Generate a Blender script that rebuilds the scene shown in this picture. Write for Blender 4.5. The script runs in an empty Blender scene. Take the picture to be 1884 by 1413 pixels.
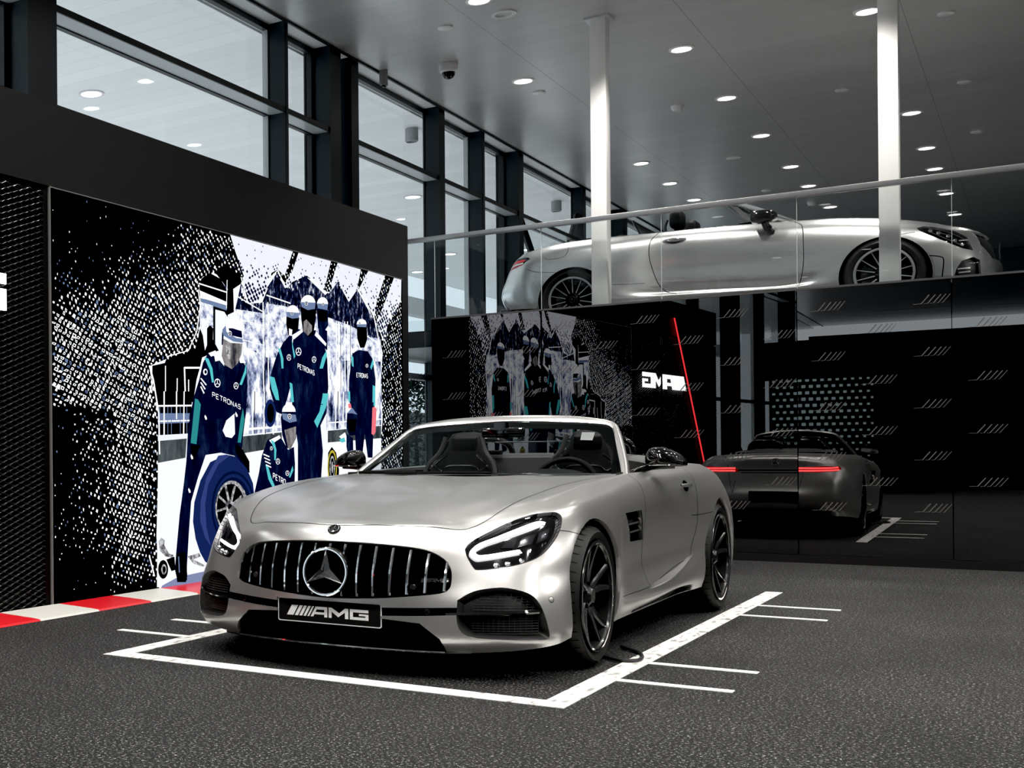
import bpy, bmesh, math, random
from mathutils import Vector, Matrix
PI = math.pi
SC = bpy.context.scene
COL = SC.collection
random.seed(7)

# ---------------------------------------------------------------- materials
def mat(name, col=(.5,.5,.5), rough=.5, metal=0., emit=None, estr=0., ior=1.5, coat=0., coat_rough=.03, spec=None):
    m = bpy.data.materials.new(name); m.use_nodes = True
    b = m.node_tree.nodes['Principled BSDF']
    b.inputs['Base Color'].default_value = (*col, 1)
    b.inputs['Roughness'].default_value = rough
    b.inputs['Metallic'].default_value = metal
    b.inputs['IOR'].default_value = ior
    b.inputs['Coat Weight'].default_value = coat
    b.inputs['Coat Roughness'].default_value = coat_rough
    if spec is not None: b.inputs['Specular IOR Level'].default_value = spec
    if emit is not None:
        b.inputs['Emission Color'].default_value = (*emit, 1)
        b.inputs['Emission Strength'].default_value = estr
    return m

def nd(m, typ, **kw):
    n = m.node_tree.nodes.new(typ)
    for k, v in kw.items():
        if k.startswith('i_'): n.inputs[k[2:].replace('_', ' ')].default_value = v
        else: setattr(n, k, v)
    return n
def lk(m, a, b): m.node_tree.links.new(a, b)
def bsdf(m): return m.node_tree.nodes['Principled BSDF']

def glass_mat(name, tint=(1,1,1), refl=1.0, ior=1.5):
    """thin pane: clear transmission plus fresnel mirror"""
    m = bpy.data.materials.new(name); m.use_nodes = True
    nt = m.node_tree; nt.nodes.clear()
    out = nt.nodes.new('ShaderNodeOutputMaterial')
    tr = nt.nodes.new('ShaderNodeBsdfTransparent'); tr.inputs[0].default_value = (*tint, 1)
    gl = nt.nodes.new('ShaderNodeBsdfGlossy'); gl.inputs['Roughness'].default_value = 0.0
    fr = nt.nodes.new('ShaderNodeFresnel'); fr.inputs[0].default_value = ior
    ge = nt.nodes.new('ShaderNodeNewGeometry'); iv = nt.nodes.new('ShaderNodeMapRange')   # same mirror on both faces of the thin pane
    iv.inputs[3].default_value = ior; iv.inputs[4].default_value = 1/ior
    nt.links.new(ge.outputs['Backfacing'], iv.inputs[0]); nt.links.new(iv.outputs[0], fr.inputs[0])
    mu = nt.nodes.new('ShaderNodeMath'); mu.operation = 'MULTIPLY'; mu.inputs[1].default_value = refl
    mx = nt.nodes.new('ShaderNodeMixShader')
    nt.links.new(fr.outputs[0], mu.inputs[0]); nt.links.new(mu.outputs[0], mx.inputs[0])
    nt.links.new(tr.outputs[0], mx.inputs[1]); nt.links.new(gl.outputs[0], mx.inputs[2])
    nt.links.new(mx.outputs[0], out.inputs[0])
    return m

def emat(name, col, s):
    m = bpy.data.materials.new(name); m.use_nodes = True
    nt = m.node_tree; nt.nodes.clear()
    out = nt.nodes.new('ShaderNodeOutputMaterial'); e = nt.nodes.new('ShaderNodeEmission')
    e.inputs[0].default_value = (*col, 1); e.inputs[1].default_value = s
    nt.links.new(e.outputs[0], out.inputs[0]); return m

# ---------------------------------------------------------------- mesh builder
class MB:
    def __init__(s): s.v = []; s.f = []; s.mi = []
    def add(s, vs, fs, mi=0):
        o = len(s.v); s.v += [tuple(v) for v in vs]
        for f in fs: s.f.append(tuple(i+o for i in f)); s.mi.append(mi)
        return s
    def box(s, x0, x1, y0, y1, z0, z1, mi=0):
        return s.add([(x0,y0,z0),(x1,y0,z0),(x1,y1,z0),(x0,y1,z0),(x0,y0,z1),(x1,y0,z1),(x1,y1,z1),(x0,y1,z1)],
            [(0,3,2,1),(4,5,6,7),(0,1,5,4),(1,2,6,5),(2,3,7,6),(3,0,4,7)], mi)
    def bbox(s, x0, x1, y0, y1, z0, z1, b=.01, mi=0, seg=2):
        bm = bmesh.new(); bmesh.ops.create_cube(bm, size=1)
        for v in bm.verts: v.co = Vector(((x0+x1)/2+v.co.x*(x1-x0),(y0+y1)/2+v.co.y*(y1-y0),(z0+z1)/2+v.co.z*(z1-z0)))
        bmesh.ops.bevel(bm, geom=bm.edges[:], offset=b, segments=seg, affect='EDGES', profile=.5)
        bm.verts.index_update()
        s.add([v.co[:] for v in bm.verts], [[v.index for v in f.verts] for f in bm.faces], mi); bm.free(); return s
    def prism(s, poly, d0, d1, frame, mi=0, caps=True):
        """poly: 2D points; frame(u,v,d)->xyz"""
        n = len(poly)
        vs = [frame(u,v,d0) for u,v in poly]+[frame(u,v,d1) for u,v in poly]
        fs = [(i,(i+1)%n,n+(i+1)%n,n+i) for i in range(n)]
        if caps: fs += [tuple(range(n-1,-1,-1)), tuple(range(n,2*n))]
        return s.add(vs, fs, mi)
    def flat(s, poly, frame, d=0, mi=0):
        return s.add([frame(u,v,d) for u,v in poly], [tuple(range(len(poly)))], mi)
    def tube(s, pts, r, seg=10, mi=0, cap=True, closed=False):
        pts = [Vector(p) for p in pts]; n = len(pts)
        rr = r if isinstance(r, (list,tuple)) else [r]*n
        vs = []; up = None
        for i,p in enumerate(pts):
            if closed: t = pts[(i+1)%n]-pts[i-1]
            else: t = pts[min(i+1,n-1)]-pts[max(i-1,0)]
            t.normalize()
            if up is None: up = Vector((0,0,1)) if abs(t.z)<.9 else Vector((1,0,0))
            a = t.cross(up); a.normalize(); b = a.cross(t); b.normalize(); up = b
            for k in range(seg):
                an = 2*PI*k/seg; vs.append(p+(a*math.cos(an)+b*math.sin(an))*rr[i])
        fs = []
        for i in range(n if closed else n-1):
            j = (i+1)%n
            for k in range(seg): fs.append((i*seg+k, i*seg+(k+1)%seg, j*seg+(k+1)%seg, j*seg+k))
        if cap and not closed: fs += [tuple(range(seg-1,-1,-1)), tuple(range((n-1)*seg, n*seg))]
        return s.add(vs, fs, mi)
    def lathe(s, prof, seg=32, frame=lambda r,a,h:(r*math.cos(a),r*math.sin(a),h), mi=0, closed=False):
        n = len(prof); vs = []
        for k in range(seg):
            for r,h in prof: vs.append(frame(r, 2*PI*k/seg, h))
        fs = []
        for k in range(seg):
            for i in range(n if closed else n-1):
                j = (i+1)%n; k2 = (k+1)%seg
                fs.append((k*n+i, k2*n+i, k2*n+j, k*n+j))
        return s.add(vs, fs, mi)
    def grid(s, rows, mi=0, closeu=False, closev=False, flip=False):
        n = len(rows); m = len(rows[0]); vs = [p for r in rows for p in r]; fs = []
        for i in range(n if closeu else n-1):
            for j in range(m if closev else m-1):
                a=i*m+j; b=i*m+(j+1)%m; c=((i+1)%n)*m+(j+1)%m; d=((i+1)%n)*m+j
                fs.append((a,d,c,b) if flip else (a,b,c,d))
        return s.add(vs, fs, mi)
    def build(s, name, mats, parent=None, smooth=True, angle=40, loc=None, weld=False):
        me = bpy.data.meshes.new(name); me.from_pydata(s.v, [], s.f)
        if not isinstance(mats, (list,tuple)): mats = [mats]
        for m in mats: me.materials.append(m)
        me.polygons.foreach_set('material_index', s.mi)
        if weld:
            bm = bmesh.new(); bm.from_mesh(me); bmesh.ops.remove_doubles(bm, verts=bm.verts[:], dist=1e-4)
            bmesh.ops.recalc_face_normals(bm, faces=bm.faces[:]); bm.to_mesh(me); bm.free()
        me.validate(); me.update()
        if smooth:
            me.polygons.foreach_set('use_smooth', [True]*len(me.polygons))
            me.set_sharp_from_angle(angle=math.radians(angle))
        o = bpy.data.objects.new(name, me); COL.objects.link(o)
        if parent: o.parent = parent
        if loc: o.location = loc
        return o

def thing(name, label, cat, loc=(0,0,0), rz=0, group=None):
    o = bpy.data.objects.new(name, None); COL.objects.link(o); o.empty_display_size = .1
    o.location = loc; o.rotation_euler = (0,0,rz); o['label'] = label; o['category'] = cat
    if group: o['group'] = group
    return o
def tag(o, label, cat, group=None, kind=None):
    o['label'] = label; o['category'] = cat
    if group: o['group'] = group
    if kind: o['kind'] = kind
    return o
def structure(o, label=None, cat=None):
    o['kind'] = 'structure'
    if label: o['label'] = label
    if cat: o['category'] = cat
    return o
def copy_tree(o, parent=None):
    c = o.copy(); COL.objects.link(c)
    if parent: c.parent = parent
    for ch in list(o.children): copy_tree(ch, c)
    return c

def crom(P, t):
    """Catmull-Rom through list of tuples at parameter t in [0,n-1]"""
    n = len(P); i = min(int(t), n-2); u = t-i
    p1 = P[i]; p2 = P[i+1]
    p0 = P[i-1] if i > 0 else tuple(2*a-b for a,b in zip(p1,p2))
    p3 = P[i+2] if i+2 < n else tuple(2*b-a for a,b in zip(p1,p2))
    return tuple(.5*((2*b)+(-a+c)*u+(2*a-5*b+4*c-d)*u*u+(-a+3*b-3*c+d)*u*u*u) for a,b,c,d in zip(p0,p1,p2,p3))
def cr(P, n):
    return [crom(P, (len(P)-1)*k/(n-1)) for k in range(n)]
def lerp_tab(tab, x):
    """monotone piecewise smooth table lookup [(x,val..)]"""
    if x <= tab[0][0]: return tab[0][1]
    for i in range(len(tab)-1):
        a, b = tab[i], tab[i+1]
        if x <= b[0]:
            u = (x-a[0])/(b[0]-a[0])
            m0 = (b[1]-tab[i-1][1])/(b[0]-tab[i-1][0]) if i > 0 else (b[1]-a[1])/(b[0]-a[0])
            m1 = (tab[i+2][1]-a[1])/(tab[i+2][0]-a[0]) if i+2 < len(tab) else (b[1]-a[1])/(b[0]-a[0])
            h = b[0]-a[0]
            return a[1]*(2*u**3-3*u**2+1)+m0*h*(u**3-2*u**2+u)+b[1]*(-2*u**3+3*u**2)+m1*h*(u**3-u**2)
    return tab[-1][1]

# the '////AMG' word mark, unit height, drawn as flat polygons
def mark(slant=.62):
    P = []
    for a, w in ((0,.80),(.98,.40),(1.53,.36),(2.06,.30),(2.54,.22)):
        P.append([(a,0),(a+w,0),(a+w+slant,1),(a+slant,1)])
    # A
    P += [[(2.95,0),(3.27,0),(3.27+slant*.95,1),(2.95+slant,1)],
          [(3.75,.72),(4.62,.72),(4.62,1),(3.57,1)], [(4.62,0),(4.98,0),(4.98,1),(4.62,1)],
          [(3.42,.24),(4.62,.24),(4.62,.46),(3.55,.46)]]
    # M
    P += [[(5.15,0),(5.50,0),(5.50,1),(5.15,1)], [(5.50,1),(5.50,.62),(6.30,.12),(6.42,.50)],
          [(6.42,.50),(6.30,.12),(7.10,.62),(7.10,1)], [(7.10,0),(7.50,0),(7.50,1),(7.10,1)]]
    # G
    P += [[(7.68,0),(8.04,0),(8.04,1),(7.68,1)], [(8.04,.72),(9.85,.72),(9.85,1),(8.04,1)],
          [(8.04,0),(9.85,0),(9.85,.26),(8.04,.26)], [(9.50,.26),(9.85,.26),(9.85,.58),(9.50,.58)], [(8.75,.40),(9.50,.40),(9.50,.58),(8.75,.58)]]
    return P
MARK = mark(); MARKW = 9.85
def starpoly(r):
    """three-pointed star as three flat kites"""
    P = []
    for k in range(3):
        a = PI/2+k*2*PI/3
        P.append([(0,0),(.17*r*math.cos(a-PI/3),.17*r*math.sin(a-PI/3)),(r*math.cos(a),r*math.sin(a)),(.17*r*math.cos(a+PI/3),.17*r*math.sin(a+PI/3))])
    return P

def rrect(a,b,c,d,r,n=5):
    P=[]
    for cx,cy,a0 in ((b-r,c+r,-PI/2),(b-r,d-r,0),(a+r,d-r,PI/2),(a+r,c+r,PI)):
        P += [(cx+r*math.cos(a0+PI/2*k/n),cy+r*math.sin(a0+PI/2*k/n)) for k in range(n+1)]
    return P
# ---------------------------------------------------------------- shared materials
M_black = mat('black_satin', (.012,.012,.012), .45)
M_panel = mat('dark_panel', (.011,.011,.0115), .5, spec=.3)
M_navy = mat('navy_steel', (.011,.016,.021), .38, .2)
M_steelblk = mat('black_steel', (.008,.009,.011), .4)
M_lgrey = mat('light_trim', (.62,.63,.64), .4)
M_white = mat('white_paint', (.86,.85,.83), .45)
M_brushed = mat('brushed_steel', (.42,.42,.42), .34, .9)
M_plastic = mat('white_plastic', (.7,.7,.7), .4)
M_lens = emat('lamp_lens', (1,.98,.94), 9)
M_winglass = glass_mat('window_glass', (.93,.96,.97), 1.0, 1.45)
M_balglass = glass_mat('balustrade_glass', (.93,.95,.95), .6, 1.42)
M_edge = mat('glass_edge', (.75,.82,.82), .15, .3)

def asphalt():
    m = mat('asphalt', (.03,.03,.03), .8, spec=.2)
    tc = nd(m,'ShaderNodeTexCoord')
    n1 = nd(m,'ShaderNodeTexNoise', i_Scale=88., i_Detail=2., i_Roughness=.8); lk(m,tc.outputs['Object'],n1.inputs['Vector'])
    n2 = nd(m,'ShaderNodeTexNoise', i_Scale=1.1, i_Detail=3.); lk(m,tc.outputs['Object'],n2.inputs['Vector'])
    v = nd(m,'ShaderNodeTexVoronoi', i_Scale=70.); lk(m,tc.outputs['Object'],v.inputs['Vector'])
    r = nd(m,'ShaderNodeValToRGB'); lk(m,n1.outputs[0],r.inputs[0])
    e = r.color_ramp.elements; e[0].position=.44; e[0].color=(.0015,.0015,.0015,1); e[1].position=.72; e[1].color=(.42,.42,.42,1)
    k = r.color_ramp.elements.new(.53); k.color=(.006,.006,.006,1); k = r.color_ramp.elements.new(.60); k.color=(.055,.055,.055,1)
    mp = nd(m,'ShaderNodeMapRange'); mp.inputs[1].default_value=.3; mp.inputs[2].default_value=.75; mp.inputs[3].default_value=.75; mp.inputs[4].default_value=1.3
    lk(m,n2.outputs[0],mp.inputs[0])
    mu = nd(m,'ShaderNodeVectorMath'); mu.operation='SCALE'; lk(m,r.outputs[0],mu.inputs[0]); lk(m,mp.outputs[0],mu.inputs['Scale'])
    lk(m,mu.outputs[0],bsdf(m).inputs['Base Color'])
    b = nd(m,'ShaderNodeBump', i_Strength=.55, i_Distance=.004); lk(m,n1.outputs[0],b.inputs['Height']); lk(m,b.outputs[0],bsdf(m).inputs['Normal'])
    return m
def planks(name, c0, c1, rough, metal, pitch, seam=True, bump=.15):
    m = mat(name, c0, rough, metal)
    tc = nd(m,'ShaderNodeTexCoord'); sx = nd(m,'ShaderNodeSeparateXYZ'); lk(m,tc.outputs['Object'],sx.inputs[0])
    a = nd(m,'ShaderNodeMath', operation='DIVIDE'); a.inputs[1].default_value=pitch; lk(m,sx.outputs['Y'],a.inputs[0])
    f = nd(m,'ShaderNodeMath', operation='FRACT'); lk(m,a.outputs[0],f.inputs[0])
    g = nd(m,'ShaderNodeMath', operation='FLOOR'); lk(m,a.outputs[0],g.inputs[0])
    wn = nd(m,'ShaderNodeTexWhiteNoise', noise_dimensions='1D'); lk(m,g.outputs[0],wn.inputs['W'])
    lt = nd(m,'ShaderNodeMath', operation='LESS_THAN'); lt.inputs[1].default_value=.035; lk(m,f.outputs[0],lt.inputs[0])
    mx = nd(m,'ShaderNodeMix', data_type='RGBA'); lk(m,wn.outputs['Value'],mx.inputs[0]); mx.inputs[6].default_value=(*c0,1); mx.inputs[7].default_value=(*c1,1)
    m2 = nd(m,'ShaderNodeMix', data_type='RGBA'); lk(m,lt.outputs[0],m2.inputs[0]); lk(m,mx.outputs[2],m2.inputs[6]); m2.inputs[7].default_value=(c0[0]*.88,c0[1]*.88,c0[2]*.88,1)
    last = m2.outputs[2]
    if seam:   # long joints running the other way every 1.7 m
        b = nd(m,'ShaderNodeMath', operation='ADD'); b.inputs[1].default_value=1.13+17; lk(m,sx.outputs['X'],b.inputs[0])
        c = nd(m,'ShaderNodeMath', operation='DIVIDE'); c.inputs[1].default_value=1.7; lk(m,b.outputs[0],c.inputs[0])
        d = nd(m,'ShaderNodeMath', operation='FRACT'); lk(m,c.outputs[0],d.inputs[0])
        l2 = nd(m,'ShaderNodeMath', operation='LESS_THAN'); l2.inputs[1].default_value=.004; lk(m,d.outputs[0],l2.inputs[0])
        m3 = nd(m,'ShaderNodeMix', data_type='RGBA'); lk(m,l2.outputs[0],m3.inputs[0]); lk(m,last,m3.inputs[6]); m3.inputs[7].default_value=(c0[0]*.5,c0[1]*.5,c0[2]*.5,1)
        last = m3.outputs[2]
    lk(m,last,bsdf(m).inputs['Base Color'])
    # gentle oil-canning so the reflections wander
    st = nd(m,'ShaderNodeMapping'); st.inputs['Scale'].default_value=(.35,1.6,1); lk(m,tc.outputs['Object'],st.inputs[0])
    nz = nd(m,'ShaderNodeTexNoise', i_Scale=1., i_Detail=2.); lk(m,st.outputs[0],nz.inputs['Vector'])
    ad = nd(m,'ShaderNodeMath', operation='MULTIPLY_ADD'); ad.inputs[1].default_value=1.5; lk(m,nz.outputs[0],ad.inputs[0]); lk(m,wn.outputs['Value'],ad.inputs[2])
    bp = nd(m,'ShaderNodeBump', i_Strength=bump, i_Distance=.05); lk(m,ad.outputs[0],bp.inputs['Height']); lk(m,bp.outputs[0],bsdf(m).inputs['Normal'])
    return m
M_floor = asphalt()
M_ceil = planks('ceiling_planks', (.56,.56,.563), (.60,.60,.603), .32, .42, .30, True, .22)
M_soffit = planks('canopy_soffit', (.80,.82,.83), (.88,.89,.90), .6, 0, .30, False, .03)

# ---------------------------------------------------------------- shell
structure(MB().box(-6.4,11,-29,12.99,-.1,0).build('floor', M_floor, smooth=False), 'dark grey speckled asphalt floor of the showroom', 'floor')
structure(MB().box(-5.95,11,-29,34,5.4,5.52).build('ceiling', M_ceil, smooth=False), 'grey satin plank ceiling with recessed downlights', 'ceiling')
structure(MB().box(10.8,11,-29,34,0,5.4).build('wall_right', mat('wall_paint',(.82,.82,.81),.6), smooth=False), 'plain grey wall on the right of the hall', 'wall')
structure(MB().box(-6.4,11,-29,-28.8,0,5.02).build('wall_rear', mat('rear_wall_paint',(.05,.05,.052),.6), smooth=False), 'dark wall at the rear end of the hall', 'wall')
structure(MB().box(-6.4,11,33.8,34,0,5.4).build('wall_far', mat('far_wall_paint',(.10,.10,.105),.6), smooth=False), 'dark wall at the far end of the upper floor', 'wall')
structure(MB().box(-6.35,-5.96,-29,34,5.42,5.52).build('trim_1', M_lgrey, smooth=False), 'light grey strip between ceiling and window heads', 'trim')
structure(MB().box(-5.965,-5.945,-29,34,5.375,5.43).build('trim_2', M_steelblk, smooth=False), 'thin black shadow line along the ceiling edge', 'trim')
# upper floor slab
structure(MB().box(-6.3,10.8,13.05,33.8,2.18,2.36).build('floor_upper', mat('upper_floor',(.05,.05,.051),.4), smooth=False), 'grey upper gallery floor carrying the convertible', 'floor')

# facade posts (steel columns and mullion fins), x outer .. -6.0
posts = [(7.14,7.47,-6.26),(11.20,11.25,-6.23),(12.19,12.42,-6.30),(12.70,12.86,-6.25),(15.22,15.38,-6.20),(16.76,16.84,-6.18),
         (18.22,18.40,-6.32),(21.38,21.52,-6.18),(23.8,24.1,-6.3),(26.9,27.0,-6.2),(29.3,29.6,-6.3),
         (5.4,5.46,-6.23),(3.4,3.46,-6.23),(1.75,2.05,-6.3),(-.6,-.5,-6.23),(-3.75,-3.45,-6.3),(-6,-5.9,-6.23),(-9.2,-8.9,-6.3),(-14.6,-14.3,-6.3)]
words = ['nearest','slim','broad','paired','fourth','slender','bulky','distant']
for i,(a,b,xo) in enumerate(posts):
    mb = MB(); mb.box(xo,-6.0,a,b,0,5.42,0)
    if b-a > .12:                                   # steel section: flange edges stand proud of the web
        mb.box(-6.0,-5.985,a-.012,b+.012,0,5.42,1); mb.box(xo,xo+.02,a-.012,b+.012,0,5.42,1)
    else:
        mb.box(-6.0,-5.99,a+.005,b-.005,0,5.42,1)
    structure(mb.build('trim_%d'%(i+3), [M_navy,M_steelblk], smooth=False), 'dark steel facade post', 'post')
M_transom = mat('transom_metal',(.62,.65,.67),.25,.3)  # light grey stands in for daylight reflected on the transom underside
# glazing bays between main columns
bays = [(-14.3,-9.2),(-8.9,-3.75),(-3.45,1.75),(2.05,7.14),(7.47,12.19),(12.86,18.22),(18.40,23.8),(24.1,29.3),(29.6,33.8)]
for i,(a,b) in enumerate(bays):
    fr = MB()
    fr.box(-6.25,-6.19,a,b,5.36,5.42,0); fr.box(-6.25,-6.19,a,b,0,.08,0)
    fr.box(-6.21,-6.0,a,b,4.49,4.535,1); fr.box(-6.012,-5.998,a,b,4.485,4.54,0)
    fr.box(-6.24,-6.19,a,b,4.48,4.545,0)
    for z in (1.95,):
        fr.box(-6.25,-6.14,a,b,z,z+.07,0)
    for yy in (a+.03,b-.03): fr.box(-6.25,-6.19,yy-.018,yy+.018,.08,5.36,0)
    for (pa,pb,xo) in posts:
        if pb-pa < .12 and a < pa < b: fr.box(-6.25,-6.19,pa-.02,pb+.02,.08,5.36,2)
    w = structure(fr.build('window_%d'%(i+1), [M_steelblk,M_transom,mat('frame_light',(.45,.47,.48),.3,.4)], smooth=False), 'tall facade window in dark frame', 'window')
    MB().box(-6.225,-6.215,a,b,.05,5.38).build('pane', M_winglass, w, smooth=False)
# diagonal braces in the upper bay
br = MB()
for (y0,z0,y1,z1) in ((18.45,4.55,21.0,2.4),(21.35,4.95,19.4,2.4),(23.7,4.6,21.6,2.4)):
    br.tube([(-6.08,y0,z0),(-6.08,y1,z1)], .055, 8)
structure(br.build('trim_40', M_steelblk), 'black diagonal steel brace in the upper facade bay', 'brace')

# outside: canopy, fascia beam, ground, low building, tree
structure(MB().box(-12.2,-6.36,-30,75,5.4,5.6).build('ceiling_canopy', M_soffit, smooth=False), 'white plank soffit of the canopy outside the windows', 'canopy')
structure(MB().box(-60,-6.4,-40,90,-.25,-.1).build('ground', mat('paving',(.62,.62,.61),.8), smooth=False), 'pale paving outside the windows', 'ground')
structure(MB().box(-12.25,-12.0,-30,75,4.42,4.84).build('trim_41', mat('facade_grey',(.50,.52,.53),.7), smooth=False), 'pale grey beam under the outer edge of the canopy', 'beam')
structure(MB().box(-11.6,-11.5,14,60,0,2.0).build('trim_44', mat('backdrop_grey',(.09,.10,.11),.6), smooth=False), 'grey fence outside beyond the tree, added to darken the low view', 'backdrop')  # added panel, darkens the bright ground seen low through the glass
M_leaf = mat('leaf',(.02,.03,.02),.6)
tr = thing('tree', 'dark leafy tree outside the window left of the black glass wall', 'tree', (-9.4,22.6,-.1))
MB().tube([(0,0,0),(.03,0,.8),(0,.02,1.6)], [.07,.05,.02], 8).build('trunk', mat('bark',(.03,.025,.02),.8), tr)
lf = MB(); rnd = random.Random(3)
for k in range(2600):
    a=rnd.uniform(0,2*PI); z=rnd.uniform(.5,2.55); r=(1.05*math.sin(min(1,(z-.35)/1.2)*PI/2)*(1 if z<1.6 else max(.1,(2.7-z)/1.1)))*math.sqrt(rnd.random())
    p=Vector((r*math.cos(a),r*math.sin(a),z)); d=Vector((rnd.uniform(-1,1),rnd.uniform(-1,1),rnd.uniform(-.6,.6))).normalized()
    e=d.cross(Vector((rnd.uniform(-1,1),rnd.uniform(-1,1),1))).normalized(); s=rnd.uniform(.035,.075)
    lf.add([p-d*s,p+e*s*.45,p+d*s,p-e*s*.45],[(0,1,2,3)])
lf.build('foliage', M_leaf, tr, smooth=False)
# canopy lamps and wall lamps outside
for k,(x,y,lab) in enumerate([(-8.97,11.87,'round downlight in the white canopy seen through the leftmost big window'),(-8.41,20.18,'round downlight in the white canopy right of the twin black posts'),
        (-11.78,28.5,'outermost canopy downlight low beside the black partition edge'),(-10.19,26.45,'canopy downlight seen between the two slim mullions'),(-8.8,27.0,'canopy downlight seen just above the boot of the upper convertible'),(-9.2,29.2,'dim canopy downlight beyond the boot of the upper convertible')]):
    t = thing('canopy_light', lab, 'light', (x,y,5.4), group='canopy downlights')
    MB().lathe([(.16,.01),(.16,-.012),(.125,-.012),(.12,.0)],28).build('trim_ring', M_plastic, t)
    MB().lathe([(0.0,-.006),(.124,-.006)],28).build('lens', M_lens, t)
for k,(x,y,lab) in enumerate([(-6.66,15.96,'grey cylindrical wall lamp outside the window behind the twin posts'),(-6.66,22.2,'grey cylindrical wall lamp outside beside the diagonal brace')]):
    t = thing('ceiling_lamp', lab, 'light', (x,y,5.4), group='canopy surface lamps')
    MB().lathe([(0,0),(.085,0),(.085,-.17),(.07,-.18),(.065,-.15),(0,-.15)],28).build('housing', mat('lamp_grey',(.35,.36,.37),.5), t)

# ---------------------------------------------------------------- black glass wall under the gallery
M_bglass = mat('black_glass', (.002,.002,.0025), .0, 0, ior=2.3)
M_decal = mat('frosted_decal', (.17,.16,.155), .6, spec=.2)
M_seam = mat('seam_line', (.10,.10,.10), .4)
wall = structure(MB().box(-5.2,10.8,13.02,13.05,0,2.40).build('wall_back', M_black, smooth=False), 'black wall behind the mirror glass panels', 'wall')
edges = [-5.2,-4.042,-2.916,-1.786,-.654,.476,1.606,2.736,3.866,4.996,6.126,7.256,8.386,9.516,10.646]
YG = 12.955
def panel_frame(xc, yaw, tilt):
    cy, sy = math.cos(yaw), math.sin(yaw)
    def f(u, v, d):   # u along wall, v up, d towards the room
        return (xc+u*cy+d*sy, YG+u*sy-d*cy-tilt*(v-1.2), v)
    return f
YAW = {0:-.018, 1:-.025, 2:-.0245, 3:.009, 4:.009}
for i in range(len(edges)-1):
    xa, xb = edges[i]+.003, edges[i+1]-.003; xc = (xa+xb)/2
    fr = panel_frame(xc, YAW.get(i,0), .0044)
    g = MB().prism([(xa-xc,.075),(xb-xc,.075),(xb-xc,2.465),(xa-xc,2.465)], 0, .012, fr).build('glass_panel', M_bglass, wall, smooth=False)
    # decals of five leaning bars with a short foot
    dm = MB()
    for k in range(-2,40):
        cx = -4.96+.378*k
        for j in range(9):
            zc = 2.303-.2235*j
            if (j+k) % 2 == 0: continue
            x0 = cx-.125
            def bar(pts, w):
                for (p,q) in zip(pts[:-1],pts[1:]):
                    dx,dz = q[0]-p[0], q[1]-p[1]; L = math.hypot(dx,dz); nx,nz = -dz/L*w, dx/L*w
                    if xa < x0+p[0]-.001 and x0+q[0] < xb:
                        dm.flat([(x0+p[0]+nx-xc,zc+p[1]+nz),(x0+p[0]-nx-xc,zc+p[1]-nz),(x0+q[0]-nx-xc,zc+q[1]-nz),(x0+q[0]+nx-xc,zc+q[1]+nz)][::-1], fr, .0125)
            for n,(bx,ft,w) in enumerate(((.062,.058,.0042),(.106,.026,.0040),(.146,.022,.0036),(.180,.016,.0032),(.211,.011,.0026))):
                bar([(bx-ft,-.037),(bx,-.035)], w*.45); bar([(bx,-.036),(bx+.055,.036)], w)
    if dm.v: dm.build('hatch_decals', M_decal, g, smooth=False)
structure(MB().box(-5.2,10.8,12.93,12.96,0,.072).build('baseboard_back', M_black, smooth=False), 'black plinth standing in for the recess shadow under the mirror glass wall', 'baseboard')  # black strip takes the place of the shaded recess below the glass
MB().box(-5.2,10.8,12.94,13.06,2.468,2.485).build('edge_cap', M_seam, wall, smooth=False)
# clear side light left of the black panels with one dark decal
sl = structure(MB().box(-5.98,-5.2,12.95,12.96,0,2.465).build('window_side', M_winglass, smooth=False), 'clear glass strip left of the black panels', 'window')
dm = MB()
for zc in (1.855,1.41):
    for n in range(5):
        bx = -5.44+.036*n
        dm.flat([(bx-.004,zc-.036),(bx+.004,zc-.036),(bx+.06,zc+.036),(bx+.052,zc+.036)], lambda u,v,d:(u,12.948,v))
dm.build('hatch_decals', M_black, sl, smooth=False)

# ---------------------------------------------------------------- balustrade and white columns
bal = thing('balustrade', 'frameless glass balustrade with slim steel handrail along the gallery edge', 'railing', (0,12.97,2.36))
ed = [-6.3,-5.165,-4.044,-2.914,-1.784,-.648,.48,1.61,2.74]
for a,b in zip(ed[:-1],ed[1:]):
    p = MB().box(a+.004,b-.004,0,.012,-.02,.99,0).build('pane', M_balglass, bal, smooth=False)
    MB().box(b-.004,b-.0005,0,.012,.11,.965).build('edge', M_edge, p, smooth=False)
MB().bbox(-6.2,10.7,-.018,.032,.958,1.01,.006).build('handrail', M_brushed, bal)
for (xa,xb,lab) in ((-3.60,-3.45,'slim white square column left, crossing the boot of the upper convertible'),(-1.18,-1.03,'slim white square column right, crossing the front wheel of the upper convertible')):
    c = thing('column', lab, 'column', ((xa+xb)/2,13.2,2.36), group='white gallery columns')
    h = (xb-xa)/2
    MB().bbox(-h,h,-h,h,0,3.04,.006).build('shaft', M_white, c)
    MB().bbox(-h-.045,h+.045,-h-.045,h+.045,3.022,3.04,.003).build('cap_plate', M_lgrey, c)
    MB().bbox(-h-.05,h+.05,-h-.05,h+.05,0,.02,.003).build('base_plate', M_lgrey, c)

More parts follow.
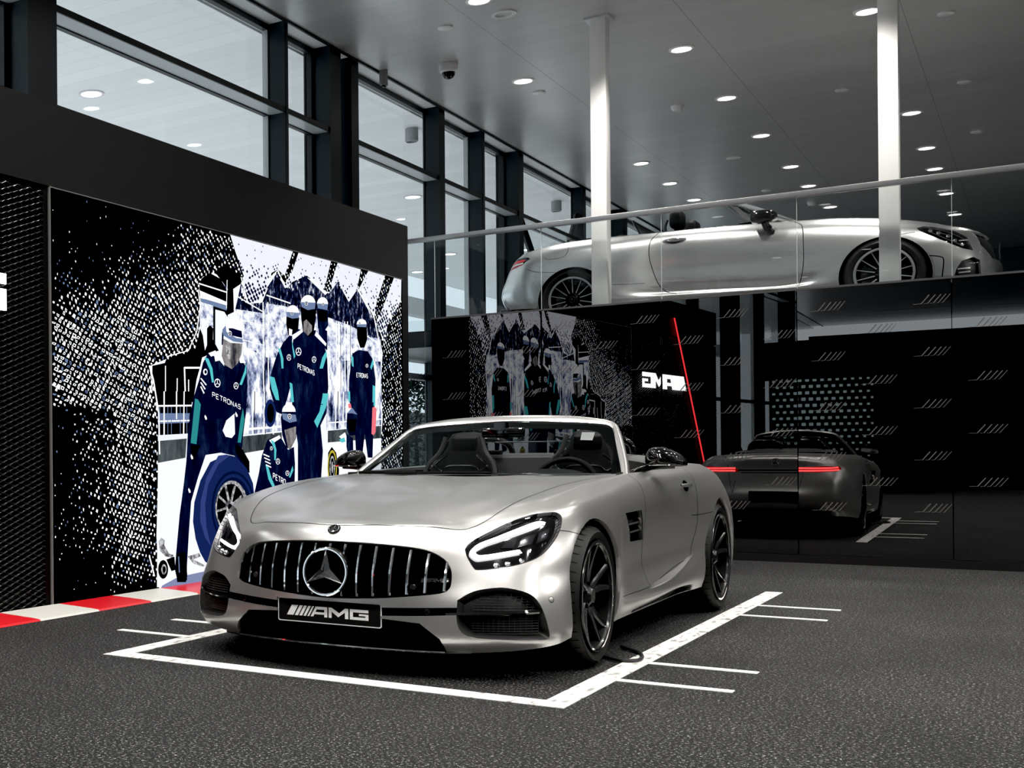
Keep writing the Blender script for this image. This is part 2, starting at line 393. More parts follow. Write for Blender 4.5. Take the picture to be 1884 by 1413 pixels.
# ---------------------------------------------------------------- partition with mesh panel, sign, kerb
structure(MB().box(-5.56,-5.205,1.6,12.24,0,3.372).build('wall_left', M_black, smooth=False), 'matt black partition wall carrying screen and mesh panel', 'wall')
structure(MB().box(-5.205,-5.16,1.6,12.24,2.812,3.372).box(-5.205,-5.16,12.09,12.24,0,2.812).build('trim_42', M_panel, smooth=False), 'matt black fascia above the video wall', 'trim')
structure(MB().box(-5.204,-5.165,6.29,6.343,0,2.811).build('trim_43', mat('post_black',(.004,.004,.004),.6,spec=.15), smooth=False), 'black post between mesh panel and video wall', 'trim')
M_mesh = mat('mesh_metal', (.03,.03,.031), .32, .5)
ms = thing('mesh_panel', 'black expanded metal mesh panel left of the video wall', 'panel', (-5.19,1.6,0))
mb = MB(); L = 4.69; nrow = 142; py = .1155
ncell = int(L/py*6)
for r in range(nrow):
    zc = .04+r*.0193
    if r < 0: continue
    rows = []
    ph = 0 if r%2==0 else PI
    for k in range(ncell+1):
        y = k*L/ncell
        c = math.cos(2*PI*y/py+ph); c = max(-1,min(1,c*1.25))
        z = zc+.0088*c
        rows.append([(.004,y,z+.010),(.026,y,z+.001),(.027,y,z-.002),(.006,y,z+.004)])
    mb.grid(rows, closev=True)
mb.build('mesh', M_mesh, ms, angle=60)
sg = thing('wall_sign', 'white lit letter sign on the black mesh panel at the left edge', 'sign', (-5.15,3.60,1.940), group=None)
s = .232
mk = MB()
for P in MARK: mk.prism([(u*s,v*s) for u,v in P], .015, .026, lambda u,v,d:(d-.01,u,v))
mk.build('letters', emat('sign_white',(1,1,1),6), sg, smooth=False)
rl = thing('red_light_line', 'thin red light line slanting down the mesh panel', 'light', (-5.14,2.6,.0))
MB().tube([(0,1.62,3.10),(0,.80,1.95),(0,-.55,.045)], .012, 8).build('tube', emat('red_glow',(1,.05,.06),5), rl)

M_red = mat('kerb_red', (.62,.012,.02), .35); M_kw = mat('kerb_white', (.62,.61,.57), .4)
kb = MB()
y = 1.8-.0
seg = []
yb = 5.82-.6*8; col = 0
while yb < 12.3:
    ya, y2 = yb, min(yb+.6,12.3)
    ci = 0 if round((yb-5.82)/.6) % 2 == 1 else 1    # 5.22-5.82 red, then white ...
    sec = [(-5.158,.002),(-5.158,.028),(-4.875,.016),(-4.83,.012),(-4.815,.002)]
    kb.prism(sec, ya, y2, lambda u,v,d:(u,d,v), ci)
    yb += .6
tag(kb.build('kerb', [M_red,M_kw], smooth=False), 'red and white striped racing kerb at the foot of the partition', 'kerb')

# ---------------------------------------------------------------- painted bay on the floor
def tape():
    m = mat('bay_paint', (.72,.71,.68), .6)
    tc = nd(m,'ShaderNodeTexCoord'); mp = nd(m,'ShaderNodeMapping'); mp.inputs['Scale'].default_value=(26,9,1); lk(m,tc.outputs['Object'],mp.inputs[0])
    n = nd(m,'ShaderNodeTexNoise', i_Scale=1., i_Detail=4.); lk(m,mp.outputs[0],n.inputs['Vector'])
    r = nd(m,'ShaderNodeValToRGB'); lk(m,n.outputs[0],r.inputs[0]); e=r.color_ramp.elements
    e[0].position=.34; e[0].color=(.22,.21,.20,1); e[1].position=.46; e[1].color=(.74,.73,.70,1)
    lk(m,r.outputs[0],bsdf(m).inputs['Base Color']); return m
M_tape = tape(); M_line = mat('line_paint', (.78,.775,.75), .55)
pb = MB(); Zp=.003
pb.box(-1.60,-1.495,5.025,10.10,0,Zp,0); pb.box(-3.75,-3.645,5.025,10.10,0,Zp,0)
pb.box(-3.645,-3.20,5.025,5.15,0,Zp,0); pb.box(-3.20,-1.95,5.025,5.15,0,Zp,1); pb.box(-1.95,-1.60,5.025,5.15,0,Zp,0)
for (ya,yb) in ((9.14,9.20),(8.54,8.60),(6.33,6.39),(5.77,5.83)):
    pb.box(-1.495,-1.04,ya,yb,0,Zp,1); pb.box(-4.205,-3.75,ya,yb,0,Zp,1)
tag(pb.build('parking_bay_marking', [M_tape,M_line], smooth=False), 'white painted parking bay outline with double ticks around the silver roadster', 'floor marking')
cb = MB(); pts = cr([(-1.72,6.38,.012),(-1.62,6.30,.012),(-1.555,6.32,.012),(-1.545,6.42,.012),(-1.60,6.60,.012),(-1.72,6.75,.012)],40)
tag(cb.tube(pts, .009, 8).build('cable', M_black), 'short black cable loop on the floor behind the front wheel', 'cable')

# ---------------------------------------------------------------- ceiling fittings
def downlight(x,y,lab,grp='ceiling downlights',lit=True):
    t = thing('downlight', lab, 'light', (x,y,5.4), group=grp)
    MB().lathe([(.125,.0),(.125,-.010),(.10,-.013),(.095,-.004)],28).build('trim_ring', M_white, t)
    MB().lathe([(0,-.005),(.096,-.005)],28).build('lens', M_lens if lit else M_plastic, t)
    return t
rowsx = {'left':-4.80,'middle':-3.10,'right':-1.39}
spec = [(-4.80,14.78,'ceiling downlight directly left of the left white column'),(-3.10,14.75,'largest lit ceiling downlight right of the left white column'),(-3.10,17.15,'ceiling downlight second of the row right of the left column'),
 (-3.10,19.5,'ceiling downlight third of the row right of the left column'),(-3.09,21.92,'ceiling downlight fourth of the row right of the left column'),(-4.80,20.15,'ceiling downlight just right of the left column shaft'),(-4.80,21.96,'ceiling downlight lower right of the left column'),
 (-4.79,23.66,'lowest downlight of the far left row above the handrail'),(-1.40,14.71,'big ceiling downlight touching the top of the right column'),(-1.39,19.5,'upper downlight right of the right white column'),(-1.385,21.9,'second downlight right of the right white column'),
 (-1.39,23.6,'third downlight right of the right white column'),(-3.09,23.7,'ceiling downlight fifth of the middle row near the handrail'),(-1.376,26.0,'downlight seen through the glass pane right of the right column'),(-3.06,26.0,'downlight seen above the bonnet of the upper convertible'),
 (-1.374,28.4,'lowest downlight seen at the pane joint right of the right column'),(-4.27,11.88,'downlight cut by the top edge of the picture')]
for x,y,l in spec: downlight(x,y,l)
far = [(x,y) for x in (.3,2.0,3.7,5.4,7.1) for y in (12.4,17.1,21.9)]+[(-3.1,12.36),(-1.39,12.36)]+[(x,9.95) for x in (.3,2.0,3.7)]+[(x,y) for x in (-4.8,-3.1,-1.4,.3,2.0,3.7,5.4) for y in (7.5,5.1,2.7,.3,-2.1,-6,-10.0,-14.0)]
for x,y in far: downlight(x,y,'round ceiling downlight outside the picture edge', 'ceiling downlights outside the frame')
def puck(x,y,lab,r=.075,h=.02,name='ceiling_disc'):
    t = MB().lathe([(0,0),(r,0),(r,-h*.6),(r*.8,-h),(0,-h)],28).build(name, M_plastic, None, loc=(x,y,5.4)); tag(t, lab, 'ceiling fitting', 'small ceiling discs'); return t
puck(-4.81,12.41,'small flat round disc on the ceiling near the dome camera'); puck(-4.81,15.38,'small flat disc under the downlight left of the column')
puck(-3.69,23.64,'small disc on the ceiling between two downlight rows'); puck(-.80,15.3,'small disc on the ceiling at the top right corner'); puck(-.78,18.28,'second small disc down the right edge of the ceiling'); puck(-.775,21.26,'third small disc down the right edge of the ceiling')
puck(-1.95,17.7,'small disc on the ceiling left of the right column'); puck(-3.654,20.7,'flat speaker disc in the middle of the ceiling',.1,.012)
t = thing('ceiling_eyelet', 'unlit round recessed spot at the top edge of the ceiling', 'light', (-4.213,12.41,5.4))
MB().lathe([(.12,0),(.12,-.012),(.085,-.014),(.07,.02),(0,.02)],28).build('trim_ring', M_plastic, t)
t = thing('ceiling_camera', 'white dome security camera hanging from the ceiling', 'camera', (-5.24,13.6,5.4))
MB().lathe([(0,0),(.10,0),(.105,-.03),(.095,-.085),(.07,-.10)],28).build('housing', M_plastic, t)
MB().lathe([(.072,-.095),(.07,-.125),(.05,-.155),(.02,-.168),(0,-.17)],24).build('dome', mat('dark_dome',(.01,.01,.01),.05), t)
for (x,y,lab) in ((-3.656,17.14,'round smoke detector on the ceiling between two downlights'),(-3.25,25.3,'smoke detector just above the handrail and windscreen of the upper car')):
    t = thing('smoke_detector', lab, 'detector', (x,y,5.4), group='smoke detectors')
    MB().lathe([(0,0),(.075,0),(.075,-.02),(.06,-.05),(.045,-.065),(0,-.068)],24).build('housing', M_plastic, t)
    MB().lathe([(.062,-.034),(.066,-.036),(.06,-.044),(.056,-.042)],24,closed=True).build('vent_ring', M_black, t)
t = thing('wall_sensor', 'grey boxy sensor under the ceiling edge right of the twin posts', 'sensor', (-5.90,13.35,5.4))
MB().bbox(-.035,.035,-.05,.05,-.17,0,.012).build('housing', mat('sensor_grey',(.25,.25,.25),.5), t)
MB().bbox(-.015,.02,-.03,.03,-.19,-.165,.006).build('window', M_black, t)

# ---------------------------------------------------------------- hall behind the viewer (seen in the mirror glass)
structure(MB().box(-2.57,-1.72,-5.3,-5.0,0,3.25).box(-5.9,-2.57,-5.3,-5.0,2.42,3.25).box(-1.72,-1.5,-5.9,-5.0,0,3.1)
    .box(-1.35,2.2,-7.0,-6.8,0,2.9).build('wall_portal', M_black, smooth=False), 'black portal wall with a wide opening, opposite the mirror glass', 'wall')
M_dark2 = mat('dotted_dark',(.01,.012,.013),.4); M_dot = mat('dotted_pale',(.36,.47,.50),.5, emit=(.40,.50,.53), estr=.7)
ds = thing('dotted_screen', 'dark screen with rows of pale square dots behind the portal opening', 'screen', (-4.2,-7.4,0))
MB().box(-2.0,1.75,-.05,0,0,3.1).build('panel', M_dark2, ds, smooth=False)
dm = MB()
for i in range(25):
    for j in range(20):
        a = .047*(.5+.5*math.sin(PI*min(1,(20-j+2)/21)))*(.75+.25*math.cos((i-10)*.18))
        x=-1.9+i*.148+(.074 if j%2 else 0); z=.15+j*.146
        dm.prism(rrect(x-a,x+a,z-a*.85,z+a*.85,a*.3,3),0,.006,lambda u,v,d:(u,d,v))
dm.build('dots', M_dot, ds, smooth=False)
PIC=[('stand','8184,2364 8259,2417 8461,2466 8629,2553 8805,2490 8842,2433 8802,2310 8883,2270 9152,2306 9234,2409 9282,2485 9389,2569 9471,2535 9549,2529 9701,2447 9815,2527 9988,2597 10217,2585 10384,2503 10451,2469 10558,2615 10712,2558 10804,2503 10914,2546 11047,2601 11249,2463 11439,2281 11592,2023 11547,1752 11579,1349 11494,1013 11409,680 10247,461 9074,227 8223,1 7610,10 7580,420 7615,973 7607,1326 7501,1673 7771,1751 7958,1787 8127,1850 8203,2027 8216,2240'),
('crowd','8836,2418 8857,2329 8946,2269 9177,2302 9249,2414 9444,2577 9590,2460 9793,2542 9976,2605 10352,2475 10608,2622 10839,2457 11021,2593 11389,2331 11546,2152 11260,2172 10864,2236 10404,2276 10130,2291 9840,2278 9587,2304 9271,2299 9199,2210 8745,2205'),
('crowdl','8745,2205 9199,2210 9271,2299 9587,2304 10130,2266 10404,2276 10864,2236 11260,2172 11546,2152 11575,1934 10888,1882 10370,1892 9264,1828 8851,1919 8831,2088'),
('crowdb','8851,1907 9264,1840 10397,1881 11542,1932 11567,1530 10391,1495 8821,1448 8915,1694'),
('white','9257,2363 9684,2332 9692,2343 9264,2374'),
('white','8742,2314 9194,2218 9204,2226 8751,2322'),
('white','10387,2232 10891,2207 10897,2216 10392,2241'),
('white','11191,2163 11506,2103 11520,2114 11204,2173'),
('white','8852,2120 9195,2102 9199,2109 8856,2127'),
('white','8827,1959 9193,1938 9196,1945 8831,1966'),
('white','9192,2303 9190,1459 9207,1459 9209,2305'),
('white','9275,2311 9273,1461 9290,1462 9292,2312'),
('white','10563,2251 10564,1500 10584,1501 10583,2252'),
('white','10606,2254 10607,1501 10628,1502 10626,2256'),
('white','10737,2265 10738,1505 10758,1506 10757,2266'),
('white','10795,2269 10797,1507 10817,1508 10816,2271'),
('navy2','9232,2272 9226,1460 9233,1460 9239,2272'),
('navy2','10655,2232 10651,1503 10659,1503 10663,2233'),
('navy2','10860,2248 10856,1509 10865,1509 10869,2249'),
('black','8180,2365 8303,2438 8407,2472 8630,2564 8624,2127 8571,2167 8402,2175 8219,2267'),
('white','8379,2451 8610,2410 8625,2425 8393,2466'),
('white','8187,2350 8613,2322 8619,2333 8193,2361'),
('white','8200,2303 8615,2249 8614,2221 8219,2245'),
('steel','8219,2243 8614,2220 8614,2180 8222,2213'),
('crowdl','8222,2213 8403,2202 8400,2032 8215,2017'),
('black','8402,2180 8434,2180 8429,1880 8398,1878'),
('crowdl','8496,2444 8612,2345 8642,2357 8526,2456'),
('black','7745,1762 8073,1846 8174,1939 8205,2006 8245,1954 8274,1837 8305,1882 8307,2013 8348,2041 8400,2021 8394,1932 8481,1850 8232,1780 8201,1703 8149,1603 8097,1426 7538,1409 7542,1678 7707,1708'),
('white','7973,1678 8201,1690 8201,1705 7973,1693'),
('white','7967,1690 7979,1422 7998,1423 7987,1692'),
('white','7710,1687 7706,1414 7719,1414 7723,1688'),
('white','7869,1601 7862,1419 7876,1419 7882,1602'),
('white','8027,1598 8025,1424 8039,1424 8041,1598'),
('black','7598,1491 8090,1509 8043,1169 7607,1165'),
('steel','7609,1329 8046,1339 8034,1265 7608,1250'),
('white','7597,1376 8088,1393 8088,1406 7597,1389'),
('white','7609,1263 8045,1277 8045,1288 7608,1274'),
('white','7687,1494 7681,1133 7699,1133 7704,1495'),
('white','7856,1501 7853,1290 7869,1290 7872,1501'),
('white','7962,1505 7948,1146 7965,1146 7978,1505'),
('steel','7631,1378 7628,1166 7636,1166 7639,1378'),
('steel','7739,1381 7736,1167 7744,1167 7747,1381'),
('steel','7788,1382 7785,1167 7793,1167 7796,1383'),
('steel','7909,1386 7906,1168 7914,1168 7917,1386'),
('steel','8001,1388 7998,1169 8006,1169 8009,1388'),
('pwall','7607,1127 8006,1169 7979,995 7604,959'),
('pwall2','7607,1165 8044,1183 8012,1144 7607,1122'),
('pwall','8839,1167 9507,1208 9505,1082 8837,1027'),
('pwall','10379,1232 11539,1296 11537,1173 10377,1124'),
('crowdb','8845,1537 9513,1562 9508,1221 8839,1177'),
('crowdb','10356,1593 11545,1637 11539,1304 10350,1238'),
('white','9008,1543 8995,1185 9012,1185 9025,1544'),
('white','9199,1550 9186,1186 9203,1186 9216,1551'),
('white','9363,1556 9349,1188 9367,1188 9380,1557'),
('white','10538,1600 10523,1247 10544,1247 10560,1601'),
('white','10697,1606 10681,1249 10702,1249 10718,1606'),
('black','9042,1545 9029,1191 9041,1191 9054,1545'),
('black','9226,1551 9213,1193 9226,1193 9239,1552'),
('black','10587,1602 10572,1254 10587,1254 10602,1602'),
('white','8841,1213 9510,1249 9507,1269 8838,1232'),
('white','10396,1300 11541,1356 11539,1367 10394,1311'),
('tyreblue','9407,1370 9404,1344 9396,1318 9383,1296 9367,1276 9347,1262 9326,1253 9303,1250 9281,1252 9260,1261 9241,1274 9225,1293 9214,1315 9207,1339 9205,1365 9208,1392 9215,1417 9228,1439 9244,1458 9263,1473 9284,1482 9307,1486 9329,1484 9351,1476 9370,1462 9386,1444 9397,1422 9405,1397'),
('black','9371,1369 9369,1351 9364,1333 9357,1318 9347,1304 9335,1294 9322,1288 9309,1286 9295,1288 9283,1293 9271,1303 9262,1316 9255,1331 9251,1348 9250,1366 9252,1385 9256,1402 9264,1418 9273,1431 9285,1441 9298,1448 9311,1450 9325,1448 9338,1443 9349,1433 9358,1420 9366,1405 9370,1388'),
('ground','7604,959 7979,995 8837,1027 9505,1082 10377,1124 11537,1173 11521,334 8216,-18 7578,37'),
('groundsh','7646,43 7864,90 8260,105 8258,-16 7626,12'),
('black','8628,2794 8654,2797 8736,2565 8886,2443 8711,2364 8719,2178 8602,2140 8626,2356 8461,2452 8608,2537'),
('white','8611,2428 8597,2195 8608,2195 8622,2429'),
('panel','8671,2805 9734,2797 9656,2685 9579,2568 9457,2608 9347,2566 9249,2414 9177,2302 8946,2269 8835,2372 8882,2491 8752,2669'),
('panel','9836,2798 10469,2800 10397,2657 10325,2523 10216,2524 10003,2620 9717,2528 9627,2464 9578,2495 9718,2619'),
('panel','10606,2803 11101,2795 11021,2606 10839,2470 10608,2629 10493,2540 10466,2588'),
('panel','11271,2800 11656,2795 11456,2514 11405,2373 11203,2491 11051,2596 11176,2716'),
('panel','11873,2798 12054,2797 12040,2583 11713,2316 11611,2115 11452,2323 11651,2532'),
('white','8830,2473 8938,2267 8954,2271 8845,2477'),
('white','8947,2265 9178,2298 9176,2306 8945,2273'),
('white','9184,2301 9281,2427 9266,2429 9169,2303'),
('white','9280,2485 9463,2600 9450,2604 9268,2489'),
('white','9449,2599 9582,2470 9598,2475 9464,2604'),
('white','9996,2616 10346,2496 10359,2504 10009,2624'),
('white','10352,2496 10436,2504 10436,2513 10352,2505'),
('white','11012,2603 11380,2369 11399,2375 11030,2610'),
('white','11379,2370 11502,2093 11524,2096 11400,2374'),
('white','8172,2305 8201,2178 8215,2180 8186,2307'),
('white','8201,2179 8148,1980 8162,1980 8215,2179'),
('white','8148,1981 8027,1823 8040,1821 8161,1979'),
('white','8032,1825 7725,1759 7728,1752 8035,1818'),
('white','7492,1676 7544,1573 7561,1577 7509,1679'),
('white','7544,1576 7490,1474 7506,1472 7561,1574'),
('white','7543,1574 7611,1325 7629,1327 7561,1576'),
('white','7611,1326 7616,1023 7634,1023 7629,1326'),
('white','7473,275 7537,121 7554,122 7490,277'),
('navy','10172,2332 10392,2351 10403,2200 10319,2142 10196,2158'),
('white','10180,2376 10181,2384 10183,2391 10187,2398 10192,2405 10198,2411 10205,2418 10213,2424 10222,2429 10232,2434 10243,2439 10254,2443 10266,2446 10278,2448 10291,2450 10303,2451 10315,2451 10327,2450 10339,2448 10349,2446 10360,2443 10369,2439 10377,2434 10384,2429 10390,2423 10395,2417 10398,2411 10400,2404 10401,2397'),
('steel','10181,2383 10401,2397 10383,2340 10199,2340'),
('white','10323,2390 10321,2384 10316,2379 10309,2375 10300,2373 10292,2373 10285,2376 10280,2380 10279,2385 10280,2391 10285,2396 10293,2400 10301,2402 10309,2402 10317,2399 10321,2395'),
('navy','10318,2389 10316,2384 10313,2380 10307,2377 10301,2376 10294,2376 10289,2378 10285,2382 10284,2386 10285,2391 10289,2395 10294,2398 10301,2399 10307,2399 10313,2397 10317,2393'),
('white','10303,2388 10303,2399 10299,2399 10299,2387'),
('white','10299,2387 10314,2382 10317,2384 10302,2388'),
('white','10299,2388 10284,2381 10287,2380 10302,2387'),
('black','10190,2327 10383,2331 10370,2235 10224,2223'),
('navy','10210,2184 10380,2147 10377,1969 10207,2033'),
('navy','9707,2086 9541,1985 9419,1861 9316,1696 9296,1580 9411,1381 9512,1363 9599,1489 9701,1670'),
('black','9606,2221 9840,2229 9812,2104 9734,2050 9633,2055 9597,2148'),
('white','9601,2251 9602,2258 9605,2265 9608,2272 9613,2279 9620,2286 9627,2292 9636,2298 9646,2304 9656,2309 9668,2313 9680,2317 9692,2320 9705,2323 9718,2324 9731,2325 9744,2325 9757,2324 9769,2323 9781,2320 9791,2317 9801,2313 9810,2309 9818,2304 9824,2298 9829,2292 9832,2285 9835,2278 9835,2271'),
('steel','9602,2257 9840,2266 9827,2222 9711,2206 9611,2216'),
('white','9731,2254 9729,2247 9724,2241 9716,2237 9707,2235 9697,2235 9690,2238 9684,2243 9683,2250 9685,2256 9690,2262 9698,2266 9707,2268 9717,2268 9724,2265 9730,2260'),
('navy','9726,2253 9724,2248 9720,2243 9714,2240 9707,2238 9700,2239 9694,2241 9690,2245 9688,2250 9690,2255 9694,2260 9700,2263 9707,2265 9714,2265 9721,2262 9725,2258'),
('white','9709,2252 9710,2265 9705,2265 9705,2251'),
('white','9705,2251 9722,2245 9725,2247 9709,2253'),
('white','9705,2252 9689,2244 9692,2243 9709,2251'),
('white','9647,2116 9710,2109 9696,2053 9646,2056'),
('teal','9446,1934 9495,1925 9543,1844 9541,1761 9509,1759 9493,1854'),
('teal','9297,1683 9381,1675 9440,1565 9463,1482 9402,1486 9331,1573'),
('white','9683,1865 9680,1854 9671,1844 9658,1837 9642,1835 9627,1836 9614,1841 9605,1850 9603,1860 9606,1871 9615,1880 9628,1887 9643,1890 9658,1889 9671,1884 9680,1875'),
('navy','9674,1864 9671,1855 9664,1848 9654,1842 9642,1840 9630,1841 9620,1845 9614,1852 9612,1860 9614,1869 9621,1877 9631,1882 9643,1885 9655,1884 9665,1879 9672,1873'),
('white','9647,1863 9647,1885 9639,1884 9639,1862'),
('white','9640,1861 9667,1851 9672,1854 9645,1864'),
('white','9640,1864 9613,1851 9618,1848 9645,1861'),
('navy','10903,1981 11052,2016 11240,2015 11354,1942 11413,1746 11385,1479 11349,1212 11329,980 11221,981 11157,1210 11101,1007 10960,1030 10929,1337 10823,1527 10826,1720 10865,1882'),
('black','10999,2246 11224,2264 11228,2130 11164,2045 11072,2039 11006,2127'),
('white','10997,2257 10997,2263 11000,2269 11003,2275 11008,2281 11014,2286 11021,2292 11029,2297 11039,2301 11049,2306 11059,2310 11071,2313 11083,2315 11095,2317 11107,2319 11120,2319 11132,2319 11144,2319 11155,2317 11166,2315 11176,2313 11186,2310 11194,2306 11201,2301 11207,2297 11212,2291 11215,2286 11217,2280 11218,2274'),
('steel','10997,2259 11218,2277 11205,2246 11008,2236'),
('white','11083,2277 11082,2272 11077,2268 11071,2265 11064,2263 11056,2263 11050,2265 11046,2269 11044,2274 11046,2278 11050,2283 11056,2286 11064,2288 11071,2287 11078,2285 11082,2281'),
('navy','11079,2276 11078,2273 11074,2269 11069,2267 11064,2265 11058,2266 11053,2267 11050,2270 11049,2274 11050,2278 11053,2281 11058,2284 11064,2285 11070,2285 11075,2283 11078,2280'),
('white','11066,2275 11066,2285 11062,2285 11062,2275'),
('white','11062,2274 11076,2271 11078,2272 11065,2276'),
('white','11062,2276 11049,2270 11052,2269 11065,2275'),
('white','10890,2014 11011,2048 11041,2030 10919,1976'),
('teal','10874,1960 10919,1937 10923,1845 10887,1856'),
('teal','11350,1948 11375,1909 11316,1838 11292,1864'),
('teal','11345,1690 11409,1679 11374,1525 11336,1523'),
('white','11247,1875 11244,1868 11238,1861 11228,1857 11216,1855 11205,1856 11195,1859 11189,1865 11187,1872 11189,1879 11196,1885 11206,1890 11217,1892 11228,1891 11238,1888 11245,1882'),
('navy','11240,1875 11238,1869 11233,1864 11225,1860 11216,1859 11208,1859 11200,1862 11195,1867 11194,1872 11195,1878 11201,1883 11208,1887 11217,1888 11226,1888 11233,1885 11238,1880'),
('white','11220,1874 11220,1888 11214,1888 11214,1873'),
('white','11215,1872 11235,1866 11239,1868 11219,1874'),
('white','11215,1874 11195,1866 11198,1864 11219,1873'),
('pink','11333,1469 11380,1480 11427,1463 11402,1230 11351,1198 11308,1214'),
('pink','10798,1492 10854,1494 10872,1453 10807,1451'),
('teal','10797,1609 10802,1513 10845,1515 10841,1611'),
('teal','11362,1630 11360,1487 11400,1488 11403,1632'),
('navy','10775,1402 10885,1460 10995,1407 11003,1295 10944,1197 10818,1189 10757,1264'),
('steel','10775,1402 10885,1457 10995,1393 10884,1404'),
('black','10783,1347 10978,1351 10951,1239 10812,1223'),
('white','10602,1180 10725,1222 10786,1154 10754,1112'),
('navy','10756,1209 10896,1168 10907,946 10751,920'),
('white','10510,1098 10631,1125 10754,1085 10813,947 10597,921'),
('teal','10602,1153 10709,1174 10739,1133 10647,1125'),
('black','10375,1030 10450,1084 10539,1030 10597,866 10579,758 10371,762'),
('yellow','10552,894 10549,859 10541,825 10529,795 10513,770 10495,751 10474,740 10453,736 10432,741 10412,753 10395,772 10380,797 10370,828 10363,861 10361,896 10364,931 10372,965 10384,995 10399,1020 10417,1039 10437,1050 10459,1054 10480,1050 10500,1039 10518,1020 10532,994 10543,964 10550,930'),
('black','10531,894 10528,864 10522,836 10513,810 10501,789 10486,773 10470,763 10454,760 10437,764 10422,774 10408,791 10397,812 10388,838 10383,866 10382,896 10384,926 10390,954 10399,980 10412,1001 10426,1017 10442,1027 10458,1030 10475,1027 10490,1017 10504,1001 10516,979 10524,953 10529,925'),
('silver','10510,895 10508,871 10503,848 10497,827 10488,810 10477,798 10466,790 10454,787 10442,790 10431,798 10421,811 10413,829 10407,849 10404,872 10403,896 10404,920 10409,942 10415,963 10424,980 10434,993 10446,1000 10458,1003 10470,1000 10481,992 10491,979 10499,962 10505,942 10509,919'),
('black','10492,895 10490,876 10487,857 10483,841 10477,827 10470,817 10462,811 10454,809 10447,811 10439,818 10433,828 10427,842 10423,858 10421,876 10420,896 10422,915 10425,933 10429,949 10435,963 10442,973 10449,979 10457,982 10465,979 10473,973 10479,963 10485,949 10489,932 10491,914'),
('silver','10474,895 10473,883 10472,872 10469,861 10466,853 10463,847 10459,843 10455,841 10451,843 10447,847 10444,853 10441,862 10439,872 10438,883 10438,895 10439,907 10440,919 10443,929 10446,938 10449,944 10453,948 10457,949 10461,948 10465,944 10468,937 10470,929 10472,918 10474,907'),
('navy','9745,2088 9821,2124 9979,2106 10143,2139 10308,2037 10373,1886 10389,1638 10344,1388 10228,1278 10271,1047 10225,755 9785,749 9791,1107 9697,1433 9657,1668 9680,1906'),
('black','9867,2329 10158,2356 10151,2255 10100,2088 9993,2068 9902,2111 9871,2231'),
('white','9865,2354 9866,2362 9869,2370 9873,2379 9879,2387 9887,2395 9896,2402 9906,2410 9918,2416 9931,2422 9944,2428 9959,2432 9974,2436 9989,2439 10005,2441 10021,2442 10036,2442 10051,2441 10066,2439 10080,2437 10093,2433 10105,2429 10115,2423 10124,2417 10132,2411 10138,2404 10142,2396 10145,2388 10145,2379'),
('steel','9868,2366 10148,2386 10136,2329 9997,2306 9880,2324'),
('white','10004,2369 10001,2360 9994,2353 9984,2347 9972,2345 9960,2345 9950,2349 9943,2355 9941,2363 9943,2371 9950,2379 9960,2385 9972,2387 9985,2387 9995,2383 10002,2377'),
('navy','9997,2368 9995,2362 9989,2355 9981,2351 9972,2349 9963,2349 9955,2352 9949,2357 9948,2364 9950,2370 9955,2376 9963,2381 9972,2383 9982,2383 9990,2380 9995,2375'),
('white','9975,2366 9976,2383 9969,2383 9969,2366'),
('white','9970,2365 9991,2358 9995,2361 9974,2367'),
('white','9970,2367 9949,2356 9953,2355 9974,2365'),
('white','9696,2059 9890,2129 9902,2105 9734,2026'),
('white','10155,2130 10358,2031 10344,2005 10127,2090'),
('visor','9917,2198 9970,2221 10075,2174 10074,2124 9994,2075 9910,2112'),
('teal','9696,2023 9713,1976 9757,1881 9731,1855 9702,1951'),
('teal','10357,1967 10365,1923 10280,1798 10217,1795 10273,1899'),
('teal','9647,1645 9697,1635 9725,1475 9674,1473'),
('teal','10283,1570 10394,1574 10339,1445 10162,1255 10101,1314 10207,1402'),
('teal','10276,1571 10370,1574 10363,1494 10258,1491'),
('navy2','9998,1240 10005,809 10022,808 10015,1240'),
('navy2','10210,1190 10217,805 10235,805 10227,1190'),
('navy2','9817,1467 10280,1467 10281,1474 9818,1473'),
('navy2','9988,2043 9992,1524 10003,1524 9998,2044'),
('white','9870,1927 9866,1913 9854,1900 9836,1891 9816,1887 9795,1889 9778,1896 9767,1907 9763,1920 9767,1935 9779,1947 9797,1956 9817,1960 9838,1959 9855,1952 9866,1941'),
('navy','9858,1926 9855,1915 9846,1905 9832,1898 9816,1895 9800,1896 9787,1901 9778,1910 9775,1921 9778,1933 9788,1943 9801,1950 9817,1953 9833,1952 9846,1946 9855,1937'),
('white','9822,1924 9822,1953 9812,1953 9811,1923'),
('white','9813,1922 9849,1909 9856,1913 9820,1926'),
('white','9813,1925 9777,1909 9784,1905 9820,1922'),
('white','10153,1873 10149,1862 10140,1852 10126,1845 10109,1842 10093,1843 10079,1849 10070,1858 10067,1868 10070,1880 10080,1889 10094,1896 10110,1900 10127,1898 10141,1893 10150,1884'),
('navy','10143,1873 10141,1864 10133,1856 10122,1850 10109,1848 10097,1849 10086,1853 10079,1860 10077,1869 10079,1878 10087,1886 10097,1891 10110,1894 10123,1893 10134,1888 10141,1881'),
('white','10114,1871 10115,1894 10106,1894 10106,1871'),
('white','10107,1869 10136,1859 10141,1863 10113,1872'),
('white','10107,1872 10078,1859 10084,1856 10113,1869'),
('navy','9251,1144 9429,1182 9506,1145 9610,1057 9717,1083 9735,929 9724,749 9371,707 9018,692 9098,861 9150,1008'),
('navy','9483,1334 9523,1398 9749,1404 9780,1314 9758,1160 9663,1070 9584,1070 9507,1183'),
